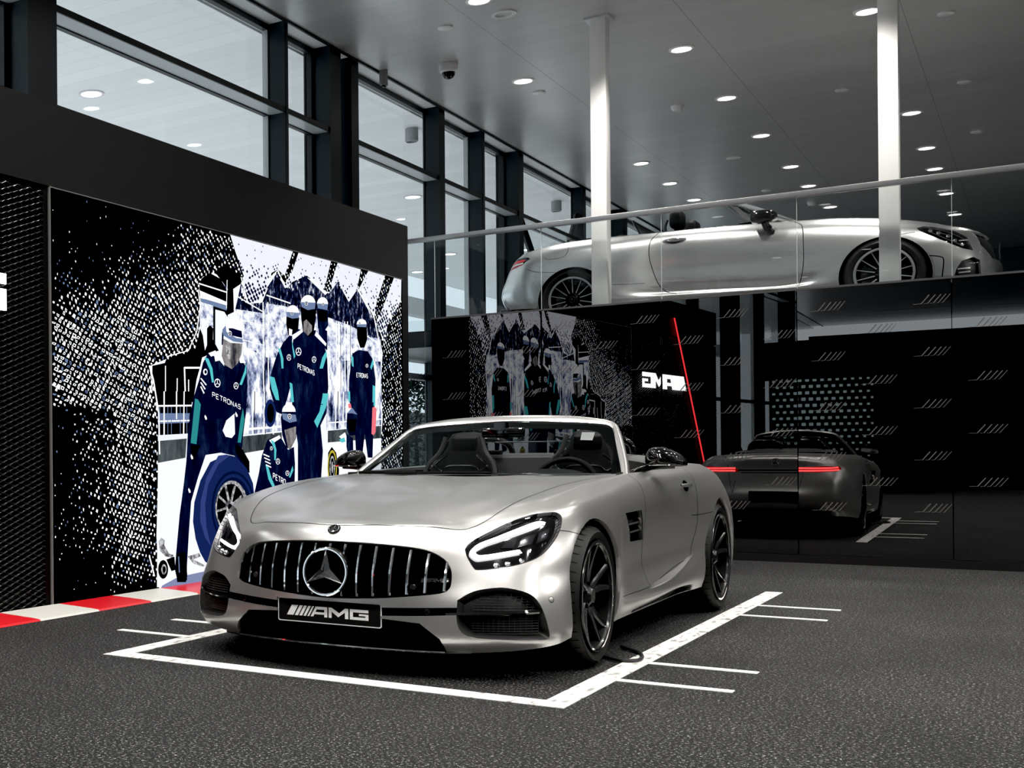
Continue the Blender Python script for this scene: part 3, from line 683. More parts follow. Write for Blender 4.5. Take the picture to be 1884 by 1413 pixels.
('white','9508,1385 9509,1393 9511,1401 9515,1408 9520,1416 9527,1423 9535,1429 9544,1435 9554,1441 9565,1445 9577,1450 9589,1453 9602,1456 9616,1457 9630,1458 9643,1458 9657,1457 9670,1455 9682,1453 9694,1449 9706,1445 9716,1440 9725,1434 9733,1428 9739,1421 9745,1414 9748,1407 9751,1399 9751,1391'),
('steel','9505,1372 9753,1365 9774,1308 9640,1293 9522,1322'),
('white','9675,1348 9672,1339 9665,1331 9654,1326 9641,1324 9628,1326 9617,1330 9610,1338 9607,1347 9610,1356 9617,1364 9628,1369 9641,1371 9654,1369 9665,1365 9673,1357'),
('navy','9667,1348 9665,1341 9659,1335 9651,1330 9641,1329 9631,1330 9622,1334 9617,1340 9615,1347 9617,1354 9623,1360 9631,1365 9641,1366 9651,1365 9660,1361 9665,1355'),
('white','9644,1348 9645,1366 9638,1366 9638,1347'),
('white','9639,1346 9661,1337 9666,1340 9643,1349'),
('white','9639,1349 9616,1339 9620,1336 9643,1346'),
('visor','9547,1228 9760,1263 9750,1160 9650,1063 9610,1070'),
('white','9276,1138 9455,1183 9481,1158 9326,1107'),
('teal','9301,1144 9365,1126 9402,1057 9388,969 9362,970 9363,1057'),
('teal','9210,933 9253,921 9309,821 9371,745 9333,733 9258,809'),
('teal','9687,916 9702,878 9645,815 9619,818'),
('white','9171,1015 9275,993 9283,1002 9178,1025'),
('white','9185,986 9284,963 9293,972 9193,995'),
('white','9199,956 9294,933 9303,942 9208,965'),
('white','9213,927 9303,903 9312,912 9222,935'),
('white','9463,956 9460,946 9452,938 9440,933 9425,931 9411,933 9399,938 9391,947 9389,957 9392,967 9400,975 9412,981 9426,983 9440,981 9452,975 9460,966'),
('navy','9454,956 9452,948 9446,942 9436,937 9425,936 9414,938 9405,942 9399,949 9397,957 9399,965 9406,971 9415,976 9426,977 9437,976 9446,971 9452,964'),
('white','9429,957 9430,977 9422,977 9422,957'),
('white','9423,955 9448,945 9453,947 9428,958'),
('white','9423,958 9398,948 9403,945 9428,955'),
('white','9627,853 9624,844 9617,837 9606,832 9593,830 9580,832 9569,838 9562,845 9560,854 9562,863 9570,871 9581,876 9594,877 9606,875 9617,870 9625,862'),
('navy','9619,853 9617,846 9611,840 9603,836 9593,835 9583,837 9575,841 9569,847 9567,854 9569,861 9575,867 9583,871 9594,873 9603,871 9612,867 9617,861'),
('white','9597,854 9597,872 9590,873 9590,854'),
('white','9591,853 9613,843 9618,845 9595,855'),
('white','9591,855 9568,846 9573,844 9595,853'),
('white','9337,1069 9335,1063 9330,1057 9322,1054 9313,1052 9303,1054 9296,1057 9290,1063 9289,1069 9291,1076 9296,1082 9304,1085 9313,1087 9322,1085 9330,1082 9335,1076'),
('navy','9332,1069 9330,1064 9326,1060 9320,1057 9313,1056 9305,1057 9299,1060 9295,1064 9294,1069 9296,1075 9300,1079 9306,1082 9313,1083 9320,1082 9326,1079 9330,1075'),
('white','9315,1069 9316,1083 9311,1083 9310,1069'),
('white','9311,1068 9327,1062 9331,1063 9314,1070'),
('white','9311,1070 9295,1063 9298,1062 9314,1068'),
('navy','8310,1817 8234,1738 8177,1603 8097,1468 8047,1336 8007,1178 7984,970 7944,789 7884,559 7833,278 7813,151 7849,59 7981,56 7982,165 8010,397 8047,656 8147,837 8263,1016 8491,1034 8701,1007 8944,865 8939,936 8820,1020 8844,1187 8891,1355 8922,1580 8907,1733 8832,1798 8713,1805 8554,1728 8451,1790'),
('navy2','8260,1516 8545,1526 8635,1459 8497,1302 8257,1309 8216,1445'),
('ground','8520,1211 8579,1293 8706,1351 8714,1186 8661,1152 8566,1162'),
('black','8042,1096 8189,1091 8082,966 8072,978'),
('black','8721,1116 8837,1057 8942,960 8941,869 8905,864 8836,961 8720,1033'),
('black','7837,270 7958,273 7986,92 7965,43 7843,53 7829,138'),
('steel','7859,246 7868,123 7882,123 7873,246'),
('white','8397,1823 8460,1837 8501,1774 8417,1758'),
('white','8782,1812 8871,1795 8898,1773 8804,1768'),
('white','8314,1818 8418,1846 8460,1826 8355,1793'),
('teal','8253,1781 8314,1776 8374,1701 8394,1592 8364,1588 8333,1688'),
('teal','8898,1773 8903,1693 8828,1588 8788,1590 8870,1703'),
('tealg','8114,1454 8156,1449 8198,1411 8130,1100 8047,1109 8092,1340'),
('tealg','8842,1399 8865,1309 8805,1114 8754,1117 8799,1296'),
('white','8192,1613 8273,1562 8287,1569 8207,1619'),
('white','8191,1581 8255,1529 8271,1535 8207,1586'),
('white','8190,1549 8238,1496 8255,1501 8207,1553'),
('white','8300,1670 8296,1658 8287,1648 8274,1643 8259,1642 8247,1647 8238,1655 8235,1666 8238,1678 8247,1687 8260,1693 8275,1694 8288,1689 8297,1681'),
('navy','8290,1669 8287,1661 8280,1655 8271,1653 8262,1655 8255,1660 8253,1667 8255,1675 8262,1681 8271,1683 8281,1682 8287,1677'),
('white','8493,1590 8489,1577 8479,1565 8463,1556 8445,1553 8427,1555 8412,1562 8402,1573 8399,1587 8403,1600 8413,1612 8428,1621 8446,1624 8464,1622 8479,1615 8489,1604'),
('navy','8482,1590 8479,1579 8471,1569 8459,1563 8445,1560 8431,1562 8420,1567 8412,1576 8409,1587 8412,1598 8420,1607 8432,1614 8446,1617 8460,1615 8472,1610 8480,1601'),
('white','8450,1589 8451,1617 8441,1617 8441,1588'),
('white','8443,1586 8474,1574 8480,1578 8449,1590'),
('white','8443,1590 8411,1575 8417,1571 8449,1587'),
('white','8774,1580 8770,1569 8762,1559 8749,1552 8734,1550 8720,1551 8707,1557 8699,1566 8696,1577 8699,1588 8708,1597 8721,1604 8735,1607 8750,1605 8763,1599 8771,1591'),
('navy','8765,1579 8762,1570 8756,1563 8746,1557 8735,1555 8723,1557 8714,1561 8707,1568 8705,1577 8707,1586 8714,1593 8724,1599 8735,1601 8747,1600 8756,1595 8763,1588'),
('white','8739,1578 8739,1601 8731,1601 8731,1578'),
('white','8732,1577 8758,1566 8763,1569 8737,1580'),
('white','8732,1580 8706,1567 8711,1564 8737,1577'),
('white','8257,1332 8282,1312 8286,1296 8265,1291 8248,1316'),
('white','8052,1023 8076,1003 8080,987 8059,982 8043,1007'),
('white','8013,764 8037,744 8041,728 8020,724 8004,749'),
('white','8725,1366 8753,1345 8757,1329 8734,1324 8716,1349'),
('white','8596,2007 8587,2018 8582,2030 8580,2043 8581,2056 8585,2069 8593,2082 8604,2094 8618,2105 8634,2115 8653,2124 8673,2130 8694,2135 8715,2137 8736,2137 8757,2135 8776,2131 8794,2125 8810,2117 8822,2107 8832,2096 8839,2084 8842,2071 8841,2058 8837,2044'),
('steel','8526,2019 8580,2057 8590,2007 8741,1968 8840,1969 8851,1936 8697,1936 8536,1975'),
('navy','8522,2008 8546,1971 8535,1898 8513,1896'),
('navy2','8622,2038 8687,2043 8830,2031 8840,1975 8654,1984'),
('white','8675,1999 8673,1990 8666,1983 8656,1977 8645,1975 8634,1976 8625,1980 8618,1986 8616,1995 8619,2003 8625,2011 8635,2016 8646,2019 8657,2018 8667,2014 8673,2007'),
('navy','8668,1999 8667,1992 8661,1986 8654,1981 8645,1979 8637,1980 8629,1983 8624,1989 8623,1995 8625,2002 8630,2008 8637,2012 8646,2014 8654,2014 8662,2010 8667,2005'),
('white','8648,1997 8649,2015 8643,2014 8643,1997'),
('white','8644,1996 8663,1988 8667,1991 8647,1998'),
('white','8644,1998 8624,1988 8628,1986 8647,1996'),
('visor','8542,1948 8653,1922 8840,1929 8827,1849 8764,1760 8671,1710 8564,1733 8514,1808'),
('silver','8567,1911 8653,1894 8651,1782 8587,1801'),
('navy','8543,1743 8671,1710 8771,1766 8748,1725 8660,1693 8564,1710'),
('black','7720,159 7718,144 7713,129 7704,116 7694,106 7681,99 7667,95 7652,94 7637,97 7624,104 7611,113 7601,125 7593,138 7589,153 7587,169 7589,184 7594,199 7602,211 7613,222 7625,229 7639,233 7654,234 7669,231 7683,225 7695,216 7706,204 7713,190 7718,175'),
('silver','7698,161 7697,152 7694,144 7690,137 7684,131 7678,127 7670,124 7662,124 7655,126 7647,129 7641,134 7635,141 7631,149 7629,157 7628,166 7629,175 7632,183 7636,190 7641,196 7648,200 7656,202 7663,203 7671,201 7679,198 7685,192 7691,186 7695,178 7697,170'),
('black','7688,161 7688,156 7686,151 7683,147 7680,143 7676,141 7671,139 7666,139 7662,140 7657,142 7653,145 7650,149 7647,154 7646,159 7645,165 7646,170 7648,175 7650,179 7654,183 7658,185 7662,187 7667,187 7672,186 7676,184 7680,181 7684,177 7686,172 7688,167'),
('silver','7596,373 7631,403 7680,379 7669,346 7737,276 7796,262 7776,241 7688,258 7611,306'),
('black','7697,235 7806,250 7821,149 7765,142'),
('silver','7989,238 8156,255 8176,225 8071,210 8239,152 8218,142 8071,176'),
('tyreblue','8571,1019 8720,1000 8894,906 8995,778 9017,668 8851,456 8524,143 8347,133 8240,181 8166,260 8105,366 8069,503 8090,649 8181,817 8327,959'),
('tyrelt','8448,1010 8571,1019 8628,1010 8447,940 8292,781 8246,621 8265,449 8328,296 8243,370 8170,510 8183,658 8271,839'),
('tyredk','9025,570 9015,501 8987,437 8944,381 8886,335 8819,302 8744,284 8667,281 8591,293 8520,319 8457,358 8406,408 8367,466 8344,529 8337,595 8346,660 8371,722 8411,777 8464,823 8528,857 8600,878 8676,885 8753,876 8827,853 8894,815 8950,765 8992,706 9017,639'),
('tyreblue','8996,571 8987,508 8962,448 8922,396 8871,354 8809,323 8742,306 8672,303 8603,314 8539,338 8481,374 8434,420 8399,474 8378,533 8372,594 8380,654 8403,712 8439,763 8488,805 8546,837 8611,856 8681,862 8750,854 8817,832 8877,797 8928,751 8966,696 8989,635'),
('tyredk','8967,572 8959,515 8936,462 8899,415 8851,377 8795,350 8733,335 8668,332 8604,342 8544,363 8491,396 8447,437 8415,485 8395,538 8389,593 8397,648 8418,699 8452,745 8497,783 8551,812 8612,829 8676,834 8740,827 8802,807 8858,775 8904,734 8939,684 8961,629'),
('silver','8910,580 8903,531 8882,485 8850,444 8808,411 8758,387 8703,373 8646,371 8589,379 8536,398 8489,426 8450,463 8421,505 8404,551 8398,599 8405,646 8424,691 8454,731 8494,764 8542,789 8596,804 8652,808 8710,802 8764,784 8813,757 8854,721 8885,678 8904,630'),
('black','8858,582 8852,539 8834,499 8807,463 8771,434 8728,413 8681,401 8632,399 8584,406 8538,422 8498,447 8465,479 8440,515 8425,556 8420,598 8426,640 8442,679 8468,714 8502,743 8544,765 8590,778 8638,781 8687,776 8734,760 8776,736 8811,705 8837,667 8853,626'),
('silver','8616,588 8830,545 8841,561 8627,605'),
('silver','8606,593 8745,443 8776,450 8637,600'),
('silver','8605,597 8606,411 8641,409 8639,596'),
('silver','8606,601 8476,463 8506,455 8637,592'),
('silver','8616,605 8418,577 8428,560 8627,588'),
('silver','8634,602 8460,695 8437,683 8610,591'),
('silver','8639,598 8574,768 8541,765 8605,595'),
('silver','8638,594 8718,761 8684,766 8605,599'),
('silver','8633,590 8823,672 8800,686 8610,603'),
('silver','8690,594 8688,583 8683,572 8675,562 8664,554 8651,549 8636,545 8621,545 8606,547 8591,551 8579,558 8568,566 8560,576 8555,587 8554,599 8556,610 8561,621 8569,631 8580,638 8593,644 8607,648 8623,648 8638,647 8652,642 8665,636 8676,627 8684,617 8689,606'),
('black','8656,595 8655,590 8652,584 8648,579 8643,575 8636,573 8629,571 8621,571 8614,572 8607,574 8600,577 8595,581 8591,586 8588,592 8588,598 8589,603 8591,609 8595,614 8601,618 8607,620 8615,622 8622,622 8630,622 8637,619 8643,616 8649,612 8653,607 8655,601')]
TXT=[('PETRONAS', (8.367, 1.476), (8.82, 1.383), 0.037), ('PETRONAS', (9.793, 1.776), (10.121, 1.725), 0.041), ('ETRONAS', (10.975, 1.752), (11.236, 1.753), 0.04), ('PETRO', (9.334, 0.814), (9.565, 0.747), 0.045)]
def smat(name, col, s=1.0): return emat('screen_'+name, col, s)
SB = 1.0
def crowdmat(name, cols, scale, pos, sx=1.):
    m = emat('screen_'+name, (1,1,1), SB); nt = m.node_tree; e = [n for n in nt.nodes if n.type=='EMISSION'][0]
    tc = nd(m,'ShaderNodeTexCoord'); mp = nd(m,'ShaderNodeMapping'); mp.inputs['Scale'].default_value=(1,scale,scale*sx); lk(m,tc.outputs['Object'],mp.inputs[0])
    n = nd(m,'ShaderNodeTexNoise', i_Scale=1., i_Detail=5., i_Roughness=.7); lk(m,mp.outputs[0],n.inputs['Vector'])
    r = nd(m,'ShaderNodeValToRGB'); lk(m,n.outputs[0],r.inputs[0]); r.color_ramp.interpolation='LINEAR'
    el = r.color_ramp.elements; el[0].position=pos[0]; el[0].color=(*cols[0],1); el[1].position=pos[-1]; el[1].color=(*cols[-1],1)
    for p,c in zip(pos[1:-1],cols[1:-1]):
        k=el.new(p); k.color=(*c,1)
    lk(m,r.outputs[0],e.inputs[0]); return m
W1=(.95,.97,1.0)
SM = {'black':smat('black',(.001,.001,.002)),'white':smat('white',W1,1.05),'navy':crowdmat('navy',[(.002,.003,.010),(.005,.008,.030),(.018,.03,.085)],7,[.3,.52,.75],.5),'navy2':smat('navy2',(.004,.006,.025)),
 'steel':smat('steel',(.16,.22,.38)),'crowd':crowdmat('crowd',[(.002,.003,.010),(.02,.03,.09),(.85,.88,1)],20,[.46,.56,.66],.45),'crowdl':crowdmat('crowdl',[(.02,.03,.10),(.45,.5,.7),(.95,.97,1)],9,[.36,.45,.56],1.2),
 'crowdb':crowdmat('crowdb',[(.005,.008,.03),(.25,.3,.5),(.95,.97,1)],6,[.38,.46,.55],.55),'stand':smat('stand',(.9,.93,1)),'ground':smat('ground',(.92,.94,1),1.0),'groundsh':smat('groundsh',(.22,.25,.42)),
 'panel':smat('panel',(.84,.86,.97)),'pink':smat('pink',(.85,.18,.22)),'pwall':crowdmat('pwall',[(.02,.025,.03),(.10,.12,.13)],8,[.35,.65],.3),'pwall2':smat('pwall2',(.85,.88,.95)),'silver':crowdmat('silver',[(.06,.06,.07),(.6,.6,.62)],20,[.4,.6],1.),
 'teal':smat('teal',(.10,.55,.60)),'tealg':smat('tealg',(.03,.26,.27)),'tyreblue':smat('tyreblue',(.012,.022,.10)),'tyredk':smat('tyredk',(.006,.010,.04)),'tyrelt':smat('tyrelt',(.035,.055,.20)),'visor':crowdmat('visor',[(.03,.03,.04),(.32,.30,.30)],9,[.35,.6],.4),'yellow':smat('yellow',(.5,.42,.05))}
KEYS = list(SM)
sc_ = thing('video_wall', 'large lit video wall showing a racing pit crew bursting through a dotted wall', 'screen', (-5.155,0,0))
pic = MB(); z0 = 0
ey0,ey1,ez0,ez1 = 6.362,12.078,.018,2.80
pic.add([(0,ey0,ez0),(0,ey1,ez0),(0,ey1,ez1),(0,ey0,ez1)],[(0,1,2,3)],KEYS.index('black'))
polys = []
for m,s_ in PIC:
    pts = [tuple(int(c)/1000 for c in q.split(',')) for q in s_.split()]
    polys.append((m,[(min(max(a,ey0),ey1),min(max(b,ez0),ez1)) for a,b in pts]))
from mathutils.geometry import tessellate_polygon
def inpoly(y,z,P):
    c = False; j = len(P)-1
    for i in range(len(P)):
        if (P[i][1]>z) != (P[j][1]>z) and y < (P[j][0]-P[i][0])*(z-P[i][1])/(P[j][1]-P[i][1])+P[i][0]: c = not c
        j = i
    return c
OPEN = polys[0][1]; PANELS = [p for m,p in polys if m=='panel']
dx = .0004
def layer(m, pts):
    global dx
    dx += .00003
    V = [Vector((dx,a,b)) for a,b in pts]
    tr = tessellate_polygon([V])
    n = (V[tr[0][1]]-V[tr[0][0]]).cross(V[tr[0][2]]-V[tr[0][0]]) if tr else Vector((1,0,0))
    pic.add(V,[tuple(t) for t in tr],KEYS.index(m))
npan = max(i for i,(m,p) in enumerate(polys) if m=='panel')
rnd = random.Random(11)
def dots():
    """torn wall of little blocks: rows of bright flecks"""
    global dx
    dx += .0001
    py, pz = .044, .034
    for i in range(-10,160):
        for j in range(-40,110):
            y = ey0+i*py+(.5*py if j%2 else 0); z = j*pz+(.75*(y-7.6) if y>7.55 else -.35*(y-7.6))*.6+.06*math.sin(y*2.3)+.004*math.sin(9*y+3*j)
            if not (ey0+.01<y<ey1-.02 and ez0+.02<z<ez1-.02): continue
            inpan = any(inpoly(y,z,P) for P in PANELS)
            if not inpan and inpoly(y,z,OPEN): continue
            k = rnd.random(); big = 0
            if inpan:
                top = 2.80-(y-8.7)*.0
                d = max(0,min(1,(2.70-z)/.32))
                if k > .15+.85*d: continue
                m = 'navy2' if rnd.random()<.6+.3*d else 'white'; w,h = .009+.012*d,.008+.009*d
            else:
                if y < 9:
                    fade = 2.22+(y-6.4)*.27
                    I = max(0,min(1,(fade+.12-z)/.45))
                    if z < 1.35: I *= max(.12,min(1,1-abs(y-(7.28+.05*(z-.6)))/(.75+.25*z)))*1.15
                    if z < .35: I *= max(0,(z-.02)/.33)**.5*(1 if y>7.0 else .15)
                    if y>7.9: I = max(I,.75)
                    if y<7.35 and 1.15<z<2.0: big = 1
                else:
                    I = .8 if z>.3 else .5
                if k > .08+.9*I: continue
                m = 'white' if rnd.random()<.55+.35*I else 'steel'
                w = (.005+.0085*I)*rnd.uniform(.55,1.3); h = (.006+.0085*I)*rnd.uniform(.55,1.3)
                if big and rnd.random()<.55: w *= 1.5; h *= .95
            s1,s2 = rnd.uniform(-.4,.4)*w, rnd.uniform(-.4,.4)*h
            q = [(y-w+s1,z-h*.4),(y+w*.5,z-h+s2),(y+w,z+h*.4),(y-w*.4-s1,z+h)]
            pic.add([(dx,a,b) for a,b in q],[(0,1,2,3)],KEYS.index(m))
            if big and rnd.random()<.6: pic.add([(dx+.0001,y+(a-y)*.45,z+(b-z)*.45) for a,b in q],[(0,1,2,3)],KEYS.index('black'))
for i,(m,p) in enumerate(polys):
    layer(m,p)
    if i == npan: dots()
# lettering on the overalls, drawn with strokes
FONT = {'P':[[(0,0),(0,1),(.6,1),(.65,.75),(.6,.5),(0,.5)]],'E':[[(.6,0),(0,0),(0,1),(.6,1)],[(0,.5),(.5,.5)]],'T':[[(0,1),(.7,1)],[(.35,0),(.35,1)]],
 'R':[[(0,0),(0,1),(.6,1),(.65,.75),(.6,.5),(0,.5)],[(.3,.5),(.65,0)]],'O':[[(.1,0),(0,.2),(0,.8),(.1,1),(.6,1),(.7,.8),(.7,.2),(.6,0),(.1,0)]],'N':[[(0,0),(0,1),(.65,0),(.65,1)]],
 'A':[[(0,0),(.35,1),(.7,0)],[(.12,.35),(.58,.35)]],'S':[[(0,.05),(.55,0),(.65,.25),(.55,.5),(.1,.5),(0,.75),(.1,1),(.6,.95)]]}
for s_,a,b,h in TXT:
    n = len(s_); dx += .0002; uy,uz = (b[0]-a[0])/n,(b[1]-a[1])/n
    for k,ch in enumerate(s_):
        for st in FONT[ch]:
            for p,q in zip(st[:-1],st[1:]):
                f = lambda t:(a[0]+(k+t[0]*1.05)*uy, a[1]+(k+t[0])*uz+t[1]*h)
                P0,Q0 = f(p),f(q); L_=math.hypot(Q0[0]-P0[0],Q0[1]-P0[1]); w=h*.085
                ny,nz = -(Q0[1]-P0[1])/L_*w,(Q0[0]-P0[0])/L_*w
                pic.add([(dx,P0[0]+ny,P0[1]+nz),(dx,P0[0]-ny,P0[1]-nz),(dx,Q0[0]-ny,Q0[1]-nz),(dx,Q0[0]+ny,Q0[1]+nz)],[(0,1,2,3)],KEYS.index('white'))
pic.build('display', [SM[k] for k in KEYS], sc_, smooth=False)
fr = MB()
fr.box(-.03,.004,6.352,6.358,0,2.812,0); fr.box(-.03,.004,6.352,12.085,2.803,2.808,0); fr.box(-.03,.004,6.352,12.085,.006,.011,0); fr.box(-.03,.002,12.078,12.086,0,2.812,1)
fr.box(-.03,-.001,6.36,12.08,.01,2.805,1)
fr.build('bezel', [mat('bezel_line',(.42,.42,.42),.35,.5),M_black], sc_, smooth=False)
# ---------------------------------------------------------------- surface tools for the cars
from mathutils.bvhtree import BVHTree
def wrap_body(cols, Zc, nper=7, nv=44, nx=40, valley=None):
    """cols: vertical profiles from front centre round the side to rear centre; each a list of (X,Y,Z) bottom..rail.
    returns verts, faces of the whole symmetric shell"""
    ncol = (len(cols)-1)*nper+1; nl = len(cols[0])
    # interpolate along the car for every level, then along the profile
    dense = []
    lev = [[crom([c[l] for c in cols], (len(cols)-1)*i/(ncol-1)) for i in range(ncol)] for l in range(nl)]
    for i in range(ncol):
        prof = [lev[l][i] for l in range(nl)]
        dense.append([crom(prof, (nl-1)*k/(nv-1)) for k in range(nv)])
    V = []; Fc = []
    for side in (1,-1):
        o = len(V)
        for r in dense:
            for p in r: V.append((side*p[0], p[1], p[2]))
        for i in range(ncol-1):
            for k in range(nv-1):
                a=o+i*nv+k; b=o+(i+1)*nv+k
                Fc.append((a,b,b+1,a+1) if side>0 else (a,a+1,b+1,b))
    o = len(V)
    for i in range(ncol):
        xr, yr, zr = dense[i][-1]
        pr = dense[i][-2]; zc = lerp_tab(Zc, yr)
        for j in range(2*nx+1):
            t = (j-nx)/nx; at = abs(t)
            z = zr+(zc-zr)*(1-at**2.4)
            if valley: z += valley(at*xr, yr, at)
            V.append((t*xr, yr, z))
    m = 2*nx+1
    for i in range(ncol-1):
        for j in range(m-1):
            a=o+i*m+j; b=o+(i+1)*m+j
            Fc.append((a,a+1,b+1,b))
    return V, Fc
def shell_bm(V, Fc):
    bm = bmesh.new()
    vs = [bm.verts.new(v) for v in V]
    for f in Fc:
        try: bm.faces.new([vs[i] for i in f])
        except ValueError: pass
    bmesh.ops.remove_doubles(bm, verts=bm.verts[:], dist=2e-4)
    bmesh.ops.dissolve_degenerate(bm, dist=1e-5, edges=bm.edges[:])
    bmesh.ops.recalc_face_normals(bm, faces=bm.faces[:])
    bm.normal_update(); bm.faces.ensure_lookup_table()
    c = sum((f.normal.z for f in bm.faces if f.calc_center_median().z > .7), 0)
    if c < 0: bmesh.ops.reverse_faces(bm, faces=bm.faces[:])
    bm.normal_update()
    return bm

# columns: (X,Y,Z) bottom..rail
def _cx(x, rows): return [(x,y,z) for y,z in rows]
def _cy(y, rows): return [(x,y,z) for x,z in rows]
AMG_COLS = [
 _cx(0,[(-.80,.115),(-.86,.16),(-.885,.25),(-.89,.33),(-.885,.42),(-.87,.51),(-.845,.60),(-.808,.650),(-.770,.680)]),
 _cx(.20,[(-.797,.115),(-.855,.16),(-.88,.25),(-.884,.33),(-.877,.42),(-.86,.51),(-.830,.60),(-.79,.652),(-.745,.683)]),
 _cx(.40,[(-.785,.118),(-.835,.16),(-.855,.25),(-.850,.33),(-.832,.42),(-.807,.51),(-.770,.60),(-.725,.652),(-.665,.684)]),
 [(.55,-.755,.125),(.56,-.79,.17),(.565,-.80,.25),(.565,-.785,.34),(.565,-.748,.43),(.565,-.715,.51),(.565,-.668,.60),(.56,-.615,.654),(.545,-.545,.689)],
 [(.70,-.70,.135),(.715,-.725,.18),(.72,-.725,.26),(.72,-.710,.35),(.72,-.670,.44),(.715,-.625,.52),(.714,-.555,.625),(.700,-.48,.695),(.665,-.40,.737)],
 [(.81,-.62,.145),(.83,-.635,.19),(.835,-.63,.27),(.835,-.61,.36),(.83,-.565,.45),(.828,-.515,.54),(.822,-.435,.65),(.80,-.355,.730),(.742,-.26,.780)],
 [(.90,-.50,.16),(.92,-.50,.21),(.925,-.49,.29),(.922,-.46,.38),(.915,-.41,.47),(.910,-.365,.56),(.898,-.285,.67),(.868,-.21,.753),(.785,-.12,.806)],
 [(.935,-.40,.18),(.95,-.39,.24),(.955,-.36,.32),(.955,-.32,.41),(.952,-.27,.50),(.947,-.22,.59),(.932,-.15,.695),(.892,-.08,.773),(.805,.02,.822)],
 [(.945,-.22,.20),(.962,-.20,.27),(.968,-.17,.35),(.968,-.13,.44),(.966,-.08,.53),(.959,-.03,.615),(.938,.03,.712),(.897,.09,.786),(.812,.17,.838)],
 [(.95,.02,.20),(.966,.04,.28),(.972,.07,.36),(.973,.10,.45),(.971,.13,.54),(.963,.16,.62),(.940,.20,.718),(.897,.24,.795),(.815,.30,.850)],
 [(.94,.28,.18),(.958,.29,.26),(.966,.30,.35),(.968,.32,.45),(.965,.34,.54),(.957,.36,.63),(.936,.38,.727),(.895,.41,.803),(.815,.45,.859)],
 [(.915,.50,.17),(.937,.50,.24),(.940,.50,.31),(.934,.50,.42),(.938,.50,.53),(.942,.50,.63),(.929,.52,.735),(.89,.54,.81),(.815,.57,.867)],
 _cy(.80,[(.905,.168),(.935,.23),(.935,.29),(.908,.40),(.914,.53),(.926,.64),(.922,.745),(.885,.825),(.815,.877)]),
 _cy(1.15,[(.905,.17),(.94,.23),(.935,.285),(.895,.40),(.905,.54),(.922,.66),(.925,.76),(.895,.845),(.825,.893)]),
 _cy(1.5,[(.905,.172),(.945,.232),(.938,.29),(.895,.41),(.91,.55),(.928,.67),(.932,.77),(.905,.855),(.85,.905)]),
 _cy(1.85,[(.91,.176),(.95,.24),(.945,.30),(.91,.42),(.93,.56),(.945,.68),(.945,.78),(.92,.865),(.86,.915)]),
 _cy(2.15,[(.935,.18),(.965,.25),(.97,.33),(.958,.45),(.968,.57),(.972,.68),(.965,.785),(.93,.87),(.86,.922)]),
 _cy(2.4,[(.97,.19),(.99,.27),(.998,.36),(.998,.46),(.997,.57),(.993,.68),(.975,.785),(.93,.872),(.85,.928)]),
 _cy(2.65,[(.975,.2),(.998,.28),(1.003,.37),(1.003,.47),(1.0,.575),(.993,.68),(.968,.785),(.915,.873),(.835,.93)]),
 _cy(2.9,[(.965,.2),(.99,.28),(.996,.37),(.996,.47),(.992,.57),(.98,.675),(.945,.785),(.89,.872),(.81,.928)]),
 _cy(3.15,[(.93,.22),(.955,.29),(.962,.38),(.965,.47),(.96,.57),(.945,.67),(.905,.785),(.85,.87),(.77,.922)]),
 _cy(3.35,[(.86,.24),(.885,.31),(.895,.39),(.90,.48),(.90,.57),(.885,.67),(.845,.79),(.79,.87),(.71,.917)]),
 [(.74,3.48,.25),(.76,3.53,.32),(.775,3.55,.40),(.785,3.545,.48),(.785,3.53,.57),(.775,3.51,.67),(.74,3.47,.80),(.70,3.45,.875),(.62,3.42,.915)],
 [(.5,3.57,.25),(.5,3.62,.32),(.51,3.645,.40),(.51,3.64,.48),(.51,3.61,.57),(.51,3.585,.67),(.50,3.555,.80),(.48,3.54,.885),(.45,3.50,.925)],
 _cx(.25,[(3.59,.25),(3.65,.32),(3.67,.40),(3.665,.48),(3.635,.57),(3.61,.67),(3.585,.80),(3.575,.895),(3.54,.935)]),
 _cx(0,[(3.60,.25),(3.655,.32),(3.675,.40),(3.67,.48),(3.64,.57),(3.615,.67),(3.59,.80),(3.58,.90),(3.545,.94)]),
]
AMG_ZC = [(-.77,.680),(-.7,.702),(-.55,.730),(-.3,.776),(-.14,.80),(0,.822),(.16,.843),(.38,.862),(.63,.874),(.9,.879),(1.05,.877),(1.5,.90),(2.3,.93),(2.6,.955),(3.0,.965),(3.3,.955),(3.5,.942),(3.545,.94)]
def amg_valley(x, y, t):
    # shallow troughs beside the bonnet bulge and a soft centre crease
    if y < -.62 or y > 1.2: return 0
    k = min(1,(y+.62)/.35)*min(1,(1.2-y)/.35)
    z = -.006*math.exp(-((t-.80)/.11)**2)
    z += .006*math.exp(-((x-.30)/.07)**2)-.004*math.exp(-(x/.13)**2)
    return z*k*(1-t**8)
